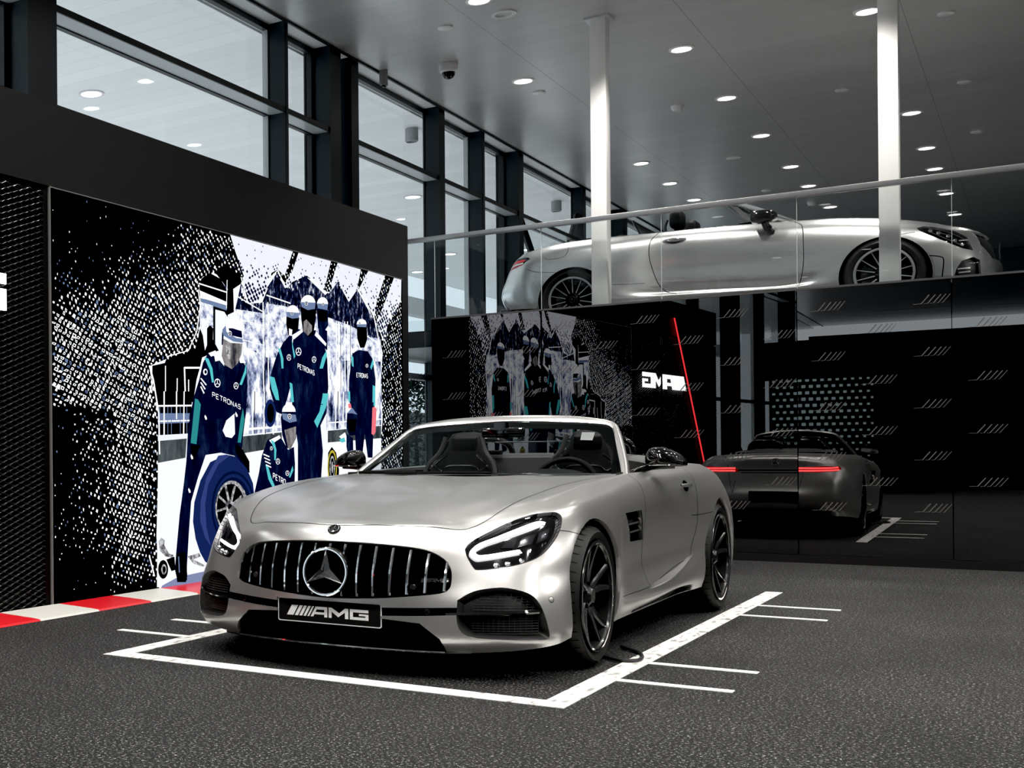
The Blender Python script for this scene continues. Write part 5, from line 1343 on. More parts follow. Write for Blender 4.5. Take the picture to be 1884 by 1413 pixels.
for sg in (1,-1):
    m_ = (lambda P: P) if sg>0 else mir
    it = S.part('intake%d'%sg, 'air_intake', M_grill, car, 0, off=.055)
    # frame lip sloping in
    P=[Vector(p) for p in m_(INTK)]; cen=sum(P,Vector())/len(P); Q=[tuple(p) for p in P]+[tuple(P[0])]
    lp=cr(Q,70); rows=[]
    for p in lp:
        loc,n=S.near(Vector(p)); inn=(cen-loc); rows.append([loc-n*.001, loc+inn*.05-n*.012, loc+inn*.16-n*.05])
    MB().grid(rows).build('intake_frame', M_plast, it)
    # horizontal blade and honeycomb bars
    bl=MB(); rows=[]
    for k in range(25):
        x=.53+.37*k/24; z=.296+.018*k/24
        h=S.tree.ray_cast(Vector((sg*x,-2,z)),Vector((0,1,0)))[0]; y=h.y if h else -.6
        rows.append([(sg*x,y+.004,z),(sg*x,y+.012,z+.010),(sg*x,y+.06,z+.008),(sg*x,y+.06,z-.010),(sg*x,y+.012,z-.008)])
    bl.grid(rows, closev=True); bl.build('intake_blade', M_gblack, it)
    hc=MB()
    for zi in range(16):
        z=.215+.0115*zi
        rows=[]
        for k in range(17):
            x=.62+.235*k/16
            h=S.tree.ray_cast(Vector((sg*x,-2,z)),Vector((0,1,0)))[0]; y=(h.y if h else -.6)+.044
            rows.append([(sg*x,y,z+.0016),(sg*x,y-.004,z),(sg*x,y,z-.0016)])
        hc.grid(rows)
    for xi in range(13):
        x=.625+.019*xi; rows=[]
        for k in range(9):
            z=.212+.18*k/8
            h=S.tree.ray_cast(Vector((sg*x,-2,z)),Vector((0,1,0)))[0]; y=(h.y if h else -.6)+.046
            rows.append([(sg*x-.0012,y,z),(sg*x+.0012,y,z)])
        hc.grid(rows)
    hc.build('intake_mesh', M_mesh_grey, it)
    # park sensors
    for (x,z) in ((.896,.362),(.46,.31)):
        ps=MB()
        h=S.tree.ray_cast(Vector((sg*x,-2,z)),Vector((0,1,0)))[0]; loc,n=S.near(h if h else Vector((sg*x,-.5,z)))
        a=n.orthogonal().normalized(); b=n.cross(a)
        ps.lathe([(0,.0012),(.0105,.0012),(.012,.0006),(.0125,-.001)],24,lambda r,t,hh:tuple(loc+a*r*math.cos(t)+b*r*math.sin(t)+n*hh),0)
        ps.lathe([(.0125,.0008),(.0142,.0008)],24,lambda r,t,hh:tuple(loc+a*r*math.cos(t)+b*r*math.sin(t)+n*hh),1)
        ps.build('park_sensor', [M_silver if x>.6 else M_gblack,M_mblack], fb)
    # headlight
    hs = S.part('lamp%d'%sg, 'headlight', M_gblack, car, 0, off=.022)
    S.part('lamp%d'%sg, 'lamp_lens', M_lampglass, hs, 0, off=.0)
    rm=MB(); Q=m_(LAMP); Q=[Vector(p) for p in Q]+[Vector(Q[0])]; rows=[]
    for p in cr([tuple(q) for q in Q],90):
        loc,n=S.near(Vector(p)); rows.append([loc+n*.0006,loc-n*.024])
    rm.grid(rows); rm.build('lamp_frame', M_gblack, hs)
    ch=MB(); S.strip(ch, Q[6:19] if sg>0 else Q[6:19], .0035, 80, .0012); ch.build('lamp_trim', M_chrome, hs)
    DO=[(.832,-.366,.699),(.801,-.397,.704),(.731,-.497,.669),(.678,-.565,.64),(.621,-.626,.61),(.601,-.654,.588),(.593,-.669,.57),(.599,-.673,.555),(.623,-.669,.538),(.655,-.649,.541),(.716,-.604,.553),(.783,-.542,.568)]
    DI=[(.829,-.38,.692),(.791,-.445,.673),(.719,-.538,.639),(.690,-.573,.624),(.654,-.609,.608),(.634,-.632,.594),(.618,-.650,.580),(.614,-.657,.570),(.628,-.655,.559),(.662,-.634,.561),(.713,-.595,.571),(.771,-.542,.582)]
    dl=MB(); DI2=[tuple(a+(b-a)*(1 if sg>0 else .72) for a,b in zip(p,q)) for p,q in zip(DO,DI)]; S.patch(dl, m_(DO), m_(DI2), 70, 2, -.010); dl.build('daytime_light', M_drl, hs)
    pj=MB()
    for c_ in ((.700,-.632,.516),(.742,-.602,.522),(.788,-.552,.534)):
        loc,n=S.near(Vector((sg*c_[0],c_[1],c_[2]))); a=n.orthogonal().normalized(); b=n.cross(a)
        pj.lathe([(0,.012),(.006,.010),(.009,.005),(.0105,0),(.013,-.002),(.013,-.012)],20,lambda r,t,hh:tuple(loc-n*.018+a*r*math.cos(t)+b*r*math.sin(t)+n*hh))
    pj.build('projector', M_chrome, hs)
    md=MB()
    for (A,B) in (([(.70,-.575,.585),(.705,-.54,.61)],[(.742,-.545,.585),(.745,-.50,.622)]),([(.755,-.53,.585),(.76,-.48,.63)],[(.80,-.475,.60),(.805,-.43,.645)]),([(.812,-.46,.60),(.815,-.415,.65)],[(.848,-.40,.625),(.848,-.36,.67)])):
        S.patch(md, m_(A), m_(B), 6, 6, -.016)
    md.build('lamp_module', mat('module_dark',(.03,.03,.035),.15,.6), hs)
    # side vent
    v = S.part('vent%d'%sg, 'side_vent', M_mblack, car, 0, off=.05)
    sur=MB(); Q=[tuple(q) for q in [(sg*.93,y,z) for _,y,z in VENT]]
    ring=[]
    for i in range(4):
        a,b=Vector(Q[i]),Vector(Q[(i+1)%4])
        ring += [a.lerp(b,t/10) for t in range(10)]
    ring.append(ring[0]); rows=[]
    for p in ring:
        loc,n=S.near(p); rows.append([loc+n*.003,loc-n*.06])
    sur.grid(rows); sur.build('vent_frame', M_dchrome, v, angle=30)
    fi=MB()
    for t0 in (.36,.66):
        rows=[]
        for k in range(9):
            u=k/8; y=.60+t0*.10+(.33-.02*t0)*u*.94; z=.70-t0*.155
            loc,n=S.near(Vector((sg*.95,y,z))); rows.append([loc-n*.004,loc-n*.008+Vector((0,0,.016)),loc-n*.05+Vector((0,0,.012)),loc-n*.05-Vector((0,0,.012)),loc-n*.008-Vector((0,0,.012))])
        fi.grid(rows, closev=True)
    fi.build('vent_fin', M_gblack, v, angle=30)
    # door handle in its dish
    dh=MB(); loc,n=S.near(Vector((sg*.97,1.865,.812)))
    rows=[]
    for k in range(13):
        u=-1+2*k/12; y=1.865+u*.12; pr=.028*(1-u*u)+.002
        rows.append([(loc.x+sg*(pr+.004*math.cos(q)), y, .815+.012*math.sin(q)*(1-.35*u*u)) for q in [2*PI*j/8 for j in range(8)]])
    dh.grid(rows, closev=True)
    dh.build('door_handle', mat('handle_silver',(.7,.69,.67),.25,.9), doors[sg])
    sk=MB()
    rows=[[tuple(S.near(Vector((sg*.95,1.865+.055*math.cos(a)*r,.812+.036*math.sin(a)*r)))[0]+Vector((sg*.0012,0,0))) for r in (0,.5,1)] for a in [2*PI*k/24 for k in range(25)]]
    sk.grid(rows); sk.build('handle_dish', M_dchrome, doors[sg])
    # mirror
    mr = bpy.data.objects.new('wing_mirror', None); COL.objects.link(mr); mr.parent=car
    MO=[(.842,.955),(.845,.995),(.868,1.030),(.905,1.038),(.95,1.030),(1.005,1.002),(1.042,.965),(1.047,.945),(1.037,.930),(.95,.926),(.862,.930)]
    MOc=cr([(a,b,0) for a,b in MO+[MO[0]]],41)[:-1]; cx,cz=.945,.975
    mb=MB(); rows=[]
    for sc,yy in ((.05,1.285),(.35,1.288),(.62,1.298),(.82,1.315),(.94,1.338),(1,1.37),(1,1.40),(.97,1.415),(.90,1.412)):
        rows.append([(sg*(cx+(a-cx)*sc),yy+.18*(a-cx)*.6,cz+(b-cz)*sc) for a,b,_ in MOc])
    mb.grid(rows, closev=True); mb.add(rows[0],[tuple(range(40))]); mb.build('mirror_housing', M_carbon, mr, angle=50)
    MB().add([(x,y-.003,z) for x,y,z in rows[-1]],[tuple(range(40))]).build('mirror_glass', M_chrome, mr)
    MB().tube(cr([(sg*.79,1.24,.872),(sg*.80,1.27,.893),(sg*.83,1.33,.912),(sg*.90,1.36,.925),(sg*.99,1.375,.930)],16),[.022]*5+[.018]*5+[.014]*6,10).build('mirror_arm', M_gblack, mr)
    ri=MB(); ri.grid([[(sg*(.87+.165*k/12),1.318+.018*math.sin(k/12*PI)*-1+.004*k/12,.9335+.0),(sg*(.87+.165*k/12),1.315+.018*math.sin(k/12*PI)*-1+.004*k/12,.940)] for k in range(13)]); ri.build('indicator', M_chrome, mr)
    # tail light
    tl = S.part('tail%d'%sg, 'tail_light', M_tailred, car, 0, off=.004)
    mb=MB()
    for (z0,z1) in ((.752,.772),(.783,.803)):
        A=[(.42,3.585,z0),(.6,3.54,z0-.002),(.75,3.48,z0),(.82,3.41,z0+.006)]; B=[(x,y,z+z1-z0) for x,y,z in A]
        S.patch(mb, m_(A), m_(B), 30, 1, .001)
    mb.build('light_bar', M_tail, tl)
    # seat
    st = bpy.data.objects.new('seat', None); COL.objects.link(st); st.parent=car
    c0=sg*.385
    bk=MB(); rows=[]
    # outline half widths from cushion to headrest
    for (z,hw,y,dp) in ((.42,.25,1.62,.20),(.55,.265,1.74,.17),(.70,.265,1.82,.15),(.85,.240,1.88,.14),(.95,.205,1.92,.12),(1.01,.150,1.94,.11),(1.06,.120,1.955,.11),(1.11,.112,1.965,.10),(1.14,.095,1.975,.08),(1.15,.05,1.985,.04)):
        r=[]
        for q in range(20):
            a=2*PI*q/20; ca,sa=math.cos(a),math.sin(a)
            r.append((c0+hw*math.copysign(abs(ca)**.6,ca), y+dp/2*math.copysign(abs(sa)**.7,sa)+.045*(1-abs(ca))*(1 if z<1 else .2)*(sa<0), z))
        rows.append(r)
    bk.grid(rows, closev=True); bk.add(rows[-1],[tuple(range(20))]); bk.build('backrest', M_leather, st, angle=70)
    MB().bbox(c0-.26,c0+.26,1.15,1.66,.36,.50,.05,seg=3).build('cushion', M_leather, st)
    hr=MB(); hr.bbox(c0-.085,c0+.085,1.895,1.935,1.02,1.12,.018,seg=3); hr.build('headrest_pad', M_leather, st)
    xb=MB()
    for s2 in (1,-1):
        xb.tube(cr([(c0+s2*.10,1.86,1.0),(c0+s2*.155,1.845,.955),(c0+s2*.172,1.835,.925),(c0+s2*.125,1.83,.895),(c0+s2*.085,1.835,.925),(c0,1.84,.930)],22),.0075,8)
    xb.build('seat_trim', M_chrome, st)
    bo=MB()
    for s2 in (1,-1):
        bo.tube(cr([(c0+s2*.115,1.885,1.12),(c0+s2*.15,1.87,1.02),(c0+s2*.215,1.83,.93),(c0+s2*.245,1.78,.80)],14),.016,8)
    bo.build('seat_bolster', M_leather2, st)
# park bench behind seats, dash, tub
tub=MB()
tub.add([(-.78,1.0,.82),(.78,1.0,.82),(.78,1.0,.3),(-.78,1.0,.3)],[(0,1,2,3)])
tub.box(-.78,.78,1.0,2.45,.28,.32)
tub.add([(-.78,1.0,.32),(-.78,2.42,.32),(-.78,2.42,.90),(-.78,1.0,.90)],[(0,1,2,3)]); tub.add([(.78,1.0,.32),(.78,2.42,.32),(.78,2.42,.90),(.78,1.0,.90)],[(3,2,1,0)])
tub.add([(-.78,2.30,.32),(.78,2.30,.32),(.70,2.36,.95),(-.70,2.36,.95)],[(0,1,2,3)])
tub.build('cabin_tub', M_leather, car, smooth=False)
rd=MB(); rows=[]
for k in range(21):
    x=-.70+1.4*k/20; e=1-(abs(x)/.70)**4
    rows.append([(x,2.13+.05*(1-e),.86),(x,2.15,.93+.05*e),(x,2.20,.965+.045*e),(x,2.30,.975+.035*e),(x,2.42,.955+.01*e)])
rd.grid(rows); rd.build('rear_shelf', mat('shelf_grey',(.05,.05,.05),.5), car)
wd=MB()
for x in (-.27,.17): wd.bbox(x-.05,x+.05,2.10,2.17,1.0,1.03,.01)
wd.build('shelf_bracket', M_mblack, car)
MB().box(-.30,.30,2.248,2.252,1.0,1.09).build('wind_deflector', M_balglass, car, smooth=False)
MB().tube([(-.30,2.25,1.085),(.30,2.25,1.085)],.0045,8).build('deflector_rail', M_chrome, car)
for sg in (1,-1):
    MB().tube(cr([(sg*.20,2.30,.98),(sg*.22,2.29,1.06),(sg*.30,2.28,1.10),(sg*.46,2.28,1.10),(sg*.54,2.29,1.06),(sg*.56,2.30,.98)],24),.02,10).build('roll_hoop', M_gblack, car)
da=MB(); rows=[]
for k in range(25):
    x=-.76+1.52*k/24
    hump=.055*math.exp(-((x-.385)/.20)**4)
    rows.append([(x,1.00+.12*x*x,.862),(x,1.10+.1*x*x,.872),(x,1.22,.862+hump),(x,1.30,.845+hump*1.1),(x,1.36,.78),(x,1.38,.62),(x,1.30,.45)])
da.grid(rows); da.build('dashboard', M_leather, car)
sw=thing_w=bpy.data.objects.new('steering_wheel', None); COL.objects.link(sw); sw.parent=car; sw.location=(.385,1.42,.80); sw.rotation_euler=(math.radians(-22),0,0)
MB().tube([(.183*math.cos(a),0,.183*math.sin(a)) for a in [2*PI*k/48 for k in range(48)]],.0165,12,closed=True).build('wheel_rim', M_leather, sw)
h=MB(); h.bbox(-.075,.075,-.02,.03,-.06,.055,.02)
for a in (0,PI,-PI/2): h.tube([(.06*math.cos(a),0,.06*math.sin(a)),(.175*math.cos(a),0,.175*math.sin(a))],.014,8)
h.build('wheel_spokes', M_gblack, sw)
# windscreen
WO=[(0,1.685,1.245),(.3,1.68,1.237),(.44,1.673,1.223),(.55,1.655,1.205),(.605,1.64,1.188),(.64,1.60,1.163),(.665,1.555,1.13),(.705,1.455,1.07),(.745,1.35,1.005),(.78,1.25,.945),(.812,1.135,.876)]
WI=[(0,1.612,1.205),(.38,1.61,1.19),(.50,1.607,1.181),(.575,1.60,1.170),(.612,1.575,1.152),(.635,1.53,1.123),(.662,1.455,1.077),(.70,1.35,1.01),(.74,1.24,.945),(.765,1.165,.902),(.780,1.12,.874)]
WF=[(0,1.545,1.165),(.38,1.545,1.153),(.48,1.543,1.146),(.535,1.535,1.135),(.565,1.512,1.120),(.590,1.47,1.095),(.625,1.40,1.055),(.665,1.31,1.00),(.695,1.23,.95),(.71,1.17,.912),(.712,1.13,.885)]
def full(P): return mir(P[:0:-1])+P
fo,fi_,ff=cr(full(WO),120),cr(full(WI),120),cr(full(WF),120)
mb=MB(); rows=[]
for a,b in zip(fo,fi_):
    a,b=Vector(a),Vector(b); out=(a-b).normalized(); bk=Vector((0,.55,-.45)) ; fr=Vector((0,-.5,.87))
    rows.append([b-fr*.012, b+fr*.004, b.lerp(a,.35)+fr*.012, b.lerp(a,.75)+fr*.010, a, a-fr*.02+Vector((0,.015,0)), a-fr*.045-out*.02, b-fr*.04])
mb.grid(rows, closev=True); wf=mb.build('windscreen_frame', M_silver, car, angle=60)
mb=MB(); mb.grid([[Vector(b)-Vector((0,-.004,.004)),Vector(f)-Vector((0,-.004,.004))] for b,f in zip(fi_,ff)]); mb.build('black_border', M_gblack, wf)
gl=MB(); rows=[]
n=len(fi_)
for i in range(n//2+1):
    a,b=Vector(fi_[i]),Vector(fi_[n-1-i])
    rows.append([a.lerp(b,k/20)+Vector((0,-.10*(1-(2*k/20-1)**2)*(abs(a.x)/.78)*.6-.0,.0))*1.0 for k in range(21)])
gl.grid(rows); ws=gl.build('windscreen', M_wsglass, car, angle=180)
ck=MB(); rows=[]
for k in range(31):
    x=-.775+1.55*k/30; y0=1.035+.16*x*x; rows.append([(x,y0-.055,lerp_tab(AMG_ZC,1.0)-.004+.004*x*x),(x,y0-.02,.886),(x,y0+.035,.893+.0*x)])
ck.grid(rows); ck.build('cowl_panel', M_gblack, car)
wp=MB()
wp.tube(cr([(-.55,1.03,.895),(-.30,1.02,.897),(.10,1.015,.897)],10),.008,6); wp.tube(cr([(-.74,1.075,.897),(-.60,1.05,.900),(-.36,1.04,.900)],10),.011,6)
wp.build('wiper', M_mblack, car)
MB().add([(.30,.93,.8805),(.62,.95,.8795),(.60,.985,.8800),(.28,.965,.8808)],[(0,1,2,3)]).build('bonnet_vent', M_mblack, car)
im=thing_m=MB().bbox(-.13,.13,1.50,1.535,1.105,1.165,.012,seg=3).build('rear_view_mirror', M_gblack, car)
MB().box(-.05,.02,1.50,1.56,1.15,1.20).build('mirror_mount', M_gblack, im)
st=MB(); st.add([(.462,1.515,1.130),(.535,1.515,1.128),(.545,1.425,1.080),(.477,1.425,1.083)],[(0,1,2,3)]); st.build('windscreen_sticker', mat('sticker',(.16,.175,.17),.5), car)
# bonnet badge, rear badge, lettering
loc,n=S.near(Vector((0,-.80,.663))); a=Vector((1,0,0)); b=n.cross(a)
bf=lambda u,v,d: tuple(loc+a*u+b*v+n*(d+.001))
mb=MB(); mb.lathe([(0,.002),(.026,.002),(.031,.001),(.031,-.002)],32,lambda r,t,h:bf(r*math.cos(t),r*math.sin(t),h)); bb=mb.build('bonnet_badge', M_gblack, car)
star_badge(bb, 'badge_star', None, .026, lambda u,v,d: bf(u,v,d+.003))
loc2,n2=S.near(Vector((0,3.6,.862))); a2=Vector((-1,0,0)); b2=n2.cross(a2)
if b2.z<0: b2=-b2
rf=lambda u,v,d: tuple(loc2+a2*u+b2*v+n2*(d+.002))
star_badge(car, 'rear_badge', None, .045, rf)
gv=MB(); S.strip(gv, [(-.40,3.59,.768),(0,3.60,.768),(.40,3.59,.768)], .014, 40, .001); S.strip(gv, [(-.36,3.59,.738),(0,3.60,.738),(.36,3.59,.738)], .008, 40, .001); gv.build('boot_groove', M_mblack, car)
bl=MB(); S.strip(bl, [(-.25,3.40,.955),(.25,3.40,.955)], .02, 20, .001, d=(0,0,1)); bl.build('brake_light_slot', M_mblack, car)
rp=MB(); rp.bbox(-.26,.26,3.66,3.69,.42,.53,.006); rp.build('rear_plate', M_gblack, car)
for sg in (1,-1):
    MB().bbox(sg*.60-.07,sg*.60+.07,3.50,3.585,.27,.32,.015).build('exhaust_tip', M_dchrome, car)
# dark carbon sill blade and the turned-out silver lip above it
for sg in (1,-1):
    m_ = (lambda P: P) if sg>0 else mir
    mb=MB(); S.patch(mb, m_([(.93,.75,.180),(.94,1.1,.190),(.95,1.5,.222),(.95,1.8,.225),(.96,2.10,.205)]), m_([(.92,.75,.170),(.93,1.1,.171),(.93,1.5,.172),(.93,1.8,.175),(.93,2.12,.180)]), 30, 3, .0015); mb.build('sill_blade', M_carbon, car)
    mb=MB(); rows=[]
    A=cr([(.93,1.03,.287),(.93,1.4,.318),(.94,1.75,.352),(.955,2.04,.405)],24); B=cr([(.93,1.05,.272),(.93,1.4,.280),(.94,1.75,.318),(.955,2.04,.388)],24)
    for k,(a,b) in enumerate(zip(A,B)):
        u=k/23; e=.016*math.sin(PI*u)**.7
        la,na=S.near(Vector((sg*a[0],a[1],a[2]))); lb,nb=S.near(Vector((sg*b[0],b[1],b[2])))
        rows.append([la+na*.0005, la.lerp(lb,.75)+na*e+Vector((0,0,.004*math.sin(PI*u))), lb+nb*.0003])
    mb.grid(rows); mb.build('sill_lip', M_silver, car, angle=20)
# ---------------------------------------------------------------- the convertible on the gallery
cc = thing('convertible_car', 'light silver four-seat convertible with roof down and many-spoke wheels, on the upper gallery', 'car', (-1.228,14.98,2.36), PI/2)
CC = [
 _cx(0,[(-.84,.20),(-.865,.25),(-.875,.33),(-.865,.42),(-.845,.52),(-.825,.60),(-.795,.66),(-.75,.705),(-.68,.740)]),
 _cx(.30,[(-.82,.20),(-.845,.25),(-.855,.33),(-.845,.42),(-.825,.52),(-.802,.60),(-.77,.66),(-.725,.705),(-.66,.740)]),
 _cx(.55,[(-.76,.20),(-.785,.25),(-.795,.33),(-.782,.42),(-.76,.52),(-.735,.60),(-.70,.66),(-.66,.705),(-.60,.742)]),
 [(.72,-.65,.20),(.73,-.67,.26),(.735,-.67,.34),(.735,-.65,.43),(.73,-.625,.52),(.725,-.60,.59),(.715,-.57,.65),(.70,-.535,.705),(.66,-.47,.762)],
 [(.82,-.49,.21),(.835,-.49,.27),(.84,-.48,.35),(.84,-.46,.44),(.837,-.44,.53),(.832,-.42,.60),(.815,-.395,.67),(.78,-.365,.74),(.70,-.32,.806)],
 [(.875,-.28,.22),(.89,-.27,.28),(.895,-.26,.36),(.895,-.24,.45),(.892,-.22,.54),(.885,-.20,.62),(.865,-.18,.70),(.82,-.155,.78),(.735,-.12,.852)],
 _cy(.02,[(.885,.22),(.90,.28),(.905,.36),(.905,.46),(.902,.56),(.892,.65),(.87,.74),(.825,.815),(.745,.882)]),
 _cy(.4,[(.88,.22),(.895,.28),(.90,.37),(.897,.47),(.897,.57),(.893,.67),(.875,.77),(.835,.855),(.755,.928)]),
 _cy(.8,[(.87,.245),(.898,.272),(.866,.300),(.893,.385),(.890,.55),(.897,.68),(.885,.79),(.85,.875),(.775,.945)]),
 _cy(1.4,[(.87,.25),(.898,.285),(.862,.318),(.893,.415),(.889,.57),(.90,.69),(.897,.81),(.865,.905),(.80,.968)]),
 _cy(2.0,[(.875,.25),(.899,.295),(.870,.345),(.897,.445),(.895,.58),(.905,.70),(.905,.82),(.875,.915),(.81,.975)]),
 _cy(2.45,[(.89,.24),(.905,.31),(.91,.40),(.905,.50),(.91,.60),(.912,.70),(.905,.80),(.875,.905),(.80,.985)]),
 _cy(2.84,[(.89,.24),(.905,.32),(.91,.41),(.912,.51),(.91,.61),(.905,.70),(.89,.80),(.855,.905),(.775,.988)]),
 _cy(3.15,[(.875,.26),(.89,.33),(.898,.42),(.9,.52),(.895,.61),(.885,.70),(.865,.80),(.82,.895),(.74,.968)]),
 _cy(3.4,[(.83,.28),(.85,.34),(.862,.43),(.865,.53),(.857,.62),(.842,.71),(.82,.79),(.775,.865),(.69,.928)]),
 [(.72,3.58,.29),(.74,3.62,.35),(.755,3.64,.44),(.75,3.63,.53),(.745,3.60,.62),(.735,3.57,.71),(.715,3.54,.79),(.68,3.51,.855),(.61,3.47,.908)],
 _cx(.40,[(3.66,.29),(3.70,.35),(3.735,.44),(3.725,.53),(3.69,.62),(3.65,.71),(3.61,.80),(3.58,.86),(3.53,.912)]),
 _cx(0,[(3.68,.29),(3.72,.35),(3.752,.44),(3.742,.53),(3.71,.62),(3.67,.71),(3.63,.80),(3.60,.86),(3.55,.915)]),
]
CZC = [(-.68,.740),(-.5,.80),(-.3,.858),(0,.922),(.37,.978),(.75,1.005),(1.0,1.01),(2.4,1.0),(2.65,1.02),(3.0,1.022),(3.3,.968),(3.55,.915)]
D = Shell(shell_bm(*wrap_body(CC, CZC, nper=6, nv=36, nx=30)))
CL = [(.8,-.252,.742),(.8,-.30,.757),(.8,-.375,.748),(.8,-.517,.706),(.8,-.625,.633),(.8,-.672,.50),(.8,-.594,.522),(.8,-.5,.572),(.8,-.363,.656),(.8,-.27,.715)]
CD = [(.9,.76,.99),(.9,.671,.868),(.9,.655,.66),(.9,.662,.441),(.9,.699,.285),(.9,1.795,.299),(.9,1.916,.352),(.9,1.993,.48),(.9,2.048,.693),(.9,2.046,.863),(.9,1.979,.99)]
CT = [(.8,3.307,.839),(.8,3.33,.857),(.8,3.383,.866),(.8,3.514,.853),(.8,3.62,.80),(.8,3.62,.72),(.8,3.461,.753),(.8,3.376,.791)]
CI = [(.8,-.527,.24),(.8,-.55,.33),(.8,-.59,.403),(.8,-.674,.439),(.8,-.72,.41),(.8,-.73,.24)]
CCK = [(0,1.0),(.4,.97),(.66,.93),(.715,1.05),(.73,1.5),(.73,2.0),(.71,2.4),(.60,2.50),(0,2.53)]
CCK = [(x,y,1) for x,y in CCK]+[(-x,y,1) for x,y in CCK[::-1]]
for sg in (1,-1):
    m_ = (lambda P: P) if sg>0 else mir
    D.clip('arch', m_(circ(-.005,.315,.372,1)), (1,0,0), lambda c: c.x*sg > .5 and c.y < 1)
    D.clip('arch', m_(circ(2.835,.315,.372,1)), (1,0,0), lambda c: c.x*sg > .5 and c.y > 1.5)
    D.clip('lamp%d'%sg, m_(CL), (1,0,0), lambda c: c.x*sg > .45 and c.y < 0)
    D.clip('tail%d'%sg, m_(CT), (1,0,0), lambda c: c.x*sg > .45 and c.y > 3)
    D.clip('intake%d'%sg, m_(CI), (1,0,0), lambda c: c.x*sg > .5 and c.y < 0)
    D.clip('door%d'%sg, m_(CD), (1,0,0), lambda c: c.x*sg > .74)
D.clip('grille', [(-.48,-.8,.44),(.48,-.8,.44),(.60,-.8,.56),(.575,-.8,.69),(-.575,-.8,.69),(-.60,-.8,.56)], (0,-1,0), lambda c: c.y < 0)
D.clip('hood', [(-.62,-.55,1),(-.35,-.70,1),(.35,-.70,1),(.62,-.55,1),(.69,-.2,1),(.72,.4,1),(.71,.92,1),(-.71,.92,1),(-.72,.4,1),(-.69,-.2,1)], (0,0,1), lambda c: c.z > .70 and c.y < 1)
D.clip('cockpit', CCK, (0,0,1), lambda c: c.z > .85, only=(0,D.ids['hood'],D.ids['door1'],D.ids['door-1']))
D.clip('bumperF', [(1,-.20,.70),(1,-.20,.05),(1,-1,.05),(1,-1,.72)], (1,0,0), lambda c: c.y < -.15)
D.clip('bumperR', [(1,3.02,.648),(1,3.15,.662),(1,3.25,.681),(1,3.33,.716),(1,3.9,.73),(1,3.9,.1),(1,3.02,.1)], (1,0,0), lambda c: c.y > 2.9)
D.mend()
D.part(None,'body_shell',M_silver2,cc,.02); D.part('hood','bonnet',M_silver2,cc,.01)
cfb=D.part('bumperF','front_bumper',M_silver2,cc,.02); D.part('bumperR','rear_bumper',M_silver2,cc,.02)
cdoor={sg:D.part('door%d'%sg,'door',M_silver2,cc,.01) for sg in (1,-1)}
sl=MB()
for sg in (1,-1):
    m_ = (lambda P: P) if sg>0 else mir
    dd=(sg,0,0)
    D.strip(sl, m_([(.9,.745,.935),(.9,.672,.866),(.9,.656,.66),(.9,.663,.44),(.9,.70,.286)]), .007, 50, d=dd)
    D.strip(sl, m_([(.9,1.985,.962),(.9,2.046,.865),(.9,2.05,.69),(.9,1.993,.48),(.9,1.92,.352),(.9,1.80,.30)]), .007, 60, d=dd)
    D.strip(sl, m_([(.9,3.323,.716),(.9,3.248,.681),(.9,3.143,.662),(.9,3.02,.648)]), .005, 30, d=dd)
    D.strip(sl, m_([(.9,2.882,.915),(.9,2.905,.835),(.9,2.98,.804),(.9,3.10,.804),(.9,3.145,.83)]), .004, 40, d=dd)
    D.strip(sl, m_([(.9,-.24,.700),(.9,-.10,.69)]), .004, 16, d=dd)
    D.strip(sl, m_([(.9,2.42,.455),(.9,2.1,.440)]), .004, 16, d=dd)
    D.strip(sl, m_([(.9,-.35,.467),(.9,-.43,.451),(.9,-.456,.416),(.9,-.445,.262)]), .010, 30, d=dd)
sl.build('shut_lines', M_mblack, cc)
be=MB()
for sg in (1,-1):
    m_ = (lambda P: P) if sg>0 else mir
    D.strip(be, m_([(.77,.80,.94),(.795,1.4,.965),(.805,2.0,.972),(.795,2.5,.985)]), .012, 60, .002)
be.build('belt_trim', M_chrome, cc)
pan=MB(); pan.box(-.60,.60,-.60,3.5,.17,.19); pan.box(-.86,.86,.45,2.35,.2,.23); pan.box(-.62,.62,-.5,1.0,.66,.67)
for sg in (1,-1):
    for yc in (-.005,2.835):
        pan.grid([[(sg*.60,yc+.385*math.cos(a),.315+.385*math.sin(a)),(sg*.875,yc+.385*math.cos(a),.315+.385*math.sin(a))] for a in [-.2+(PI+.4)*k/24 for k in range(25)]])
        pan.add([(sg*.60,yc-.40,.17),(sg*.60,yc+.40,.17),(sg*.60,yc+.40,.70),(sg*.60,yc-.40,.70)],[(0,1,2,3)])
pan.build('underbody', M_mblack, cc, smooth=False)
cc['face']=-1
for (sx,y) in ((1,0),(-1,0),(1,2.84),(-1,2.84)):
    wheel(cc,(sx*(.90-.115),y,.335),.335,.245,.23,sx,14,'c')
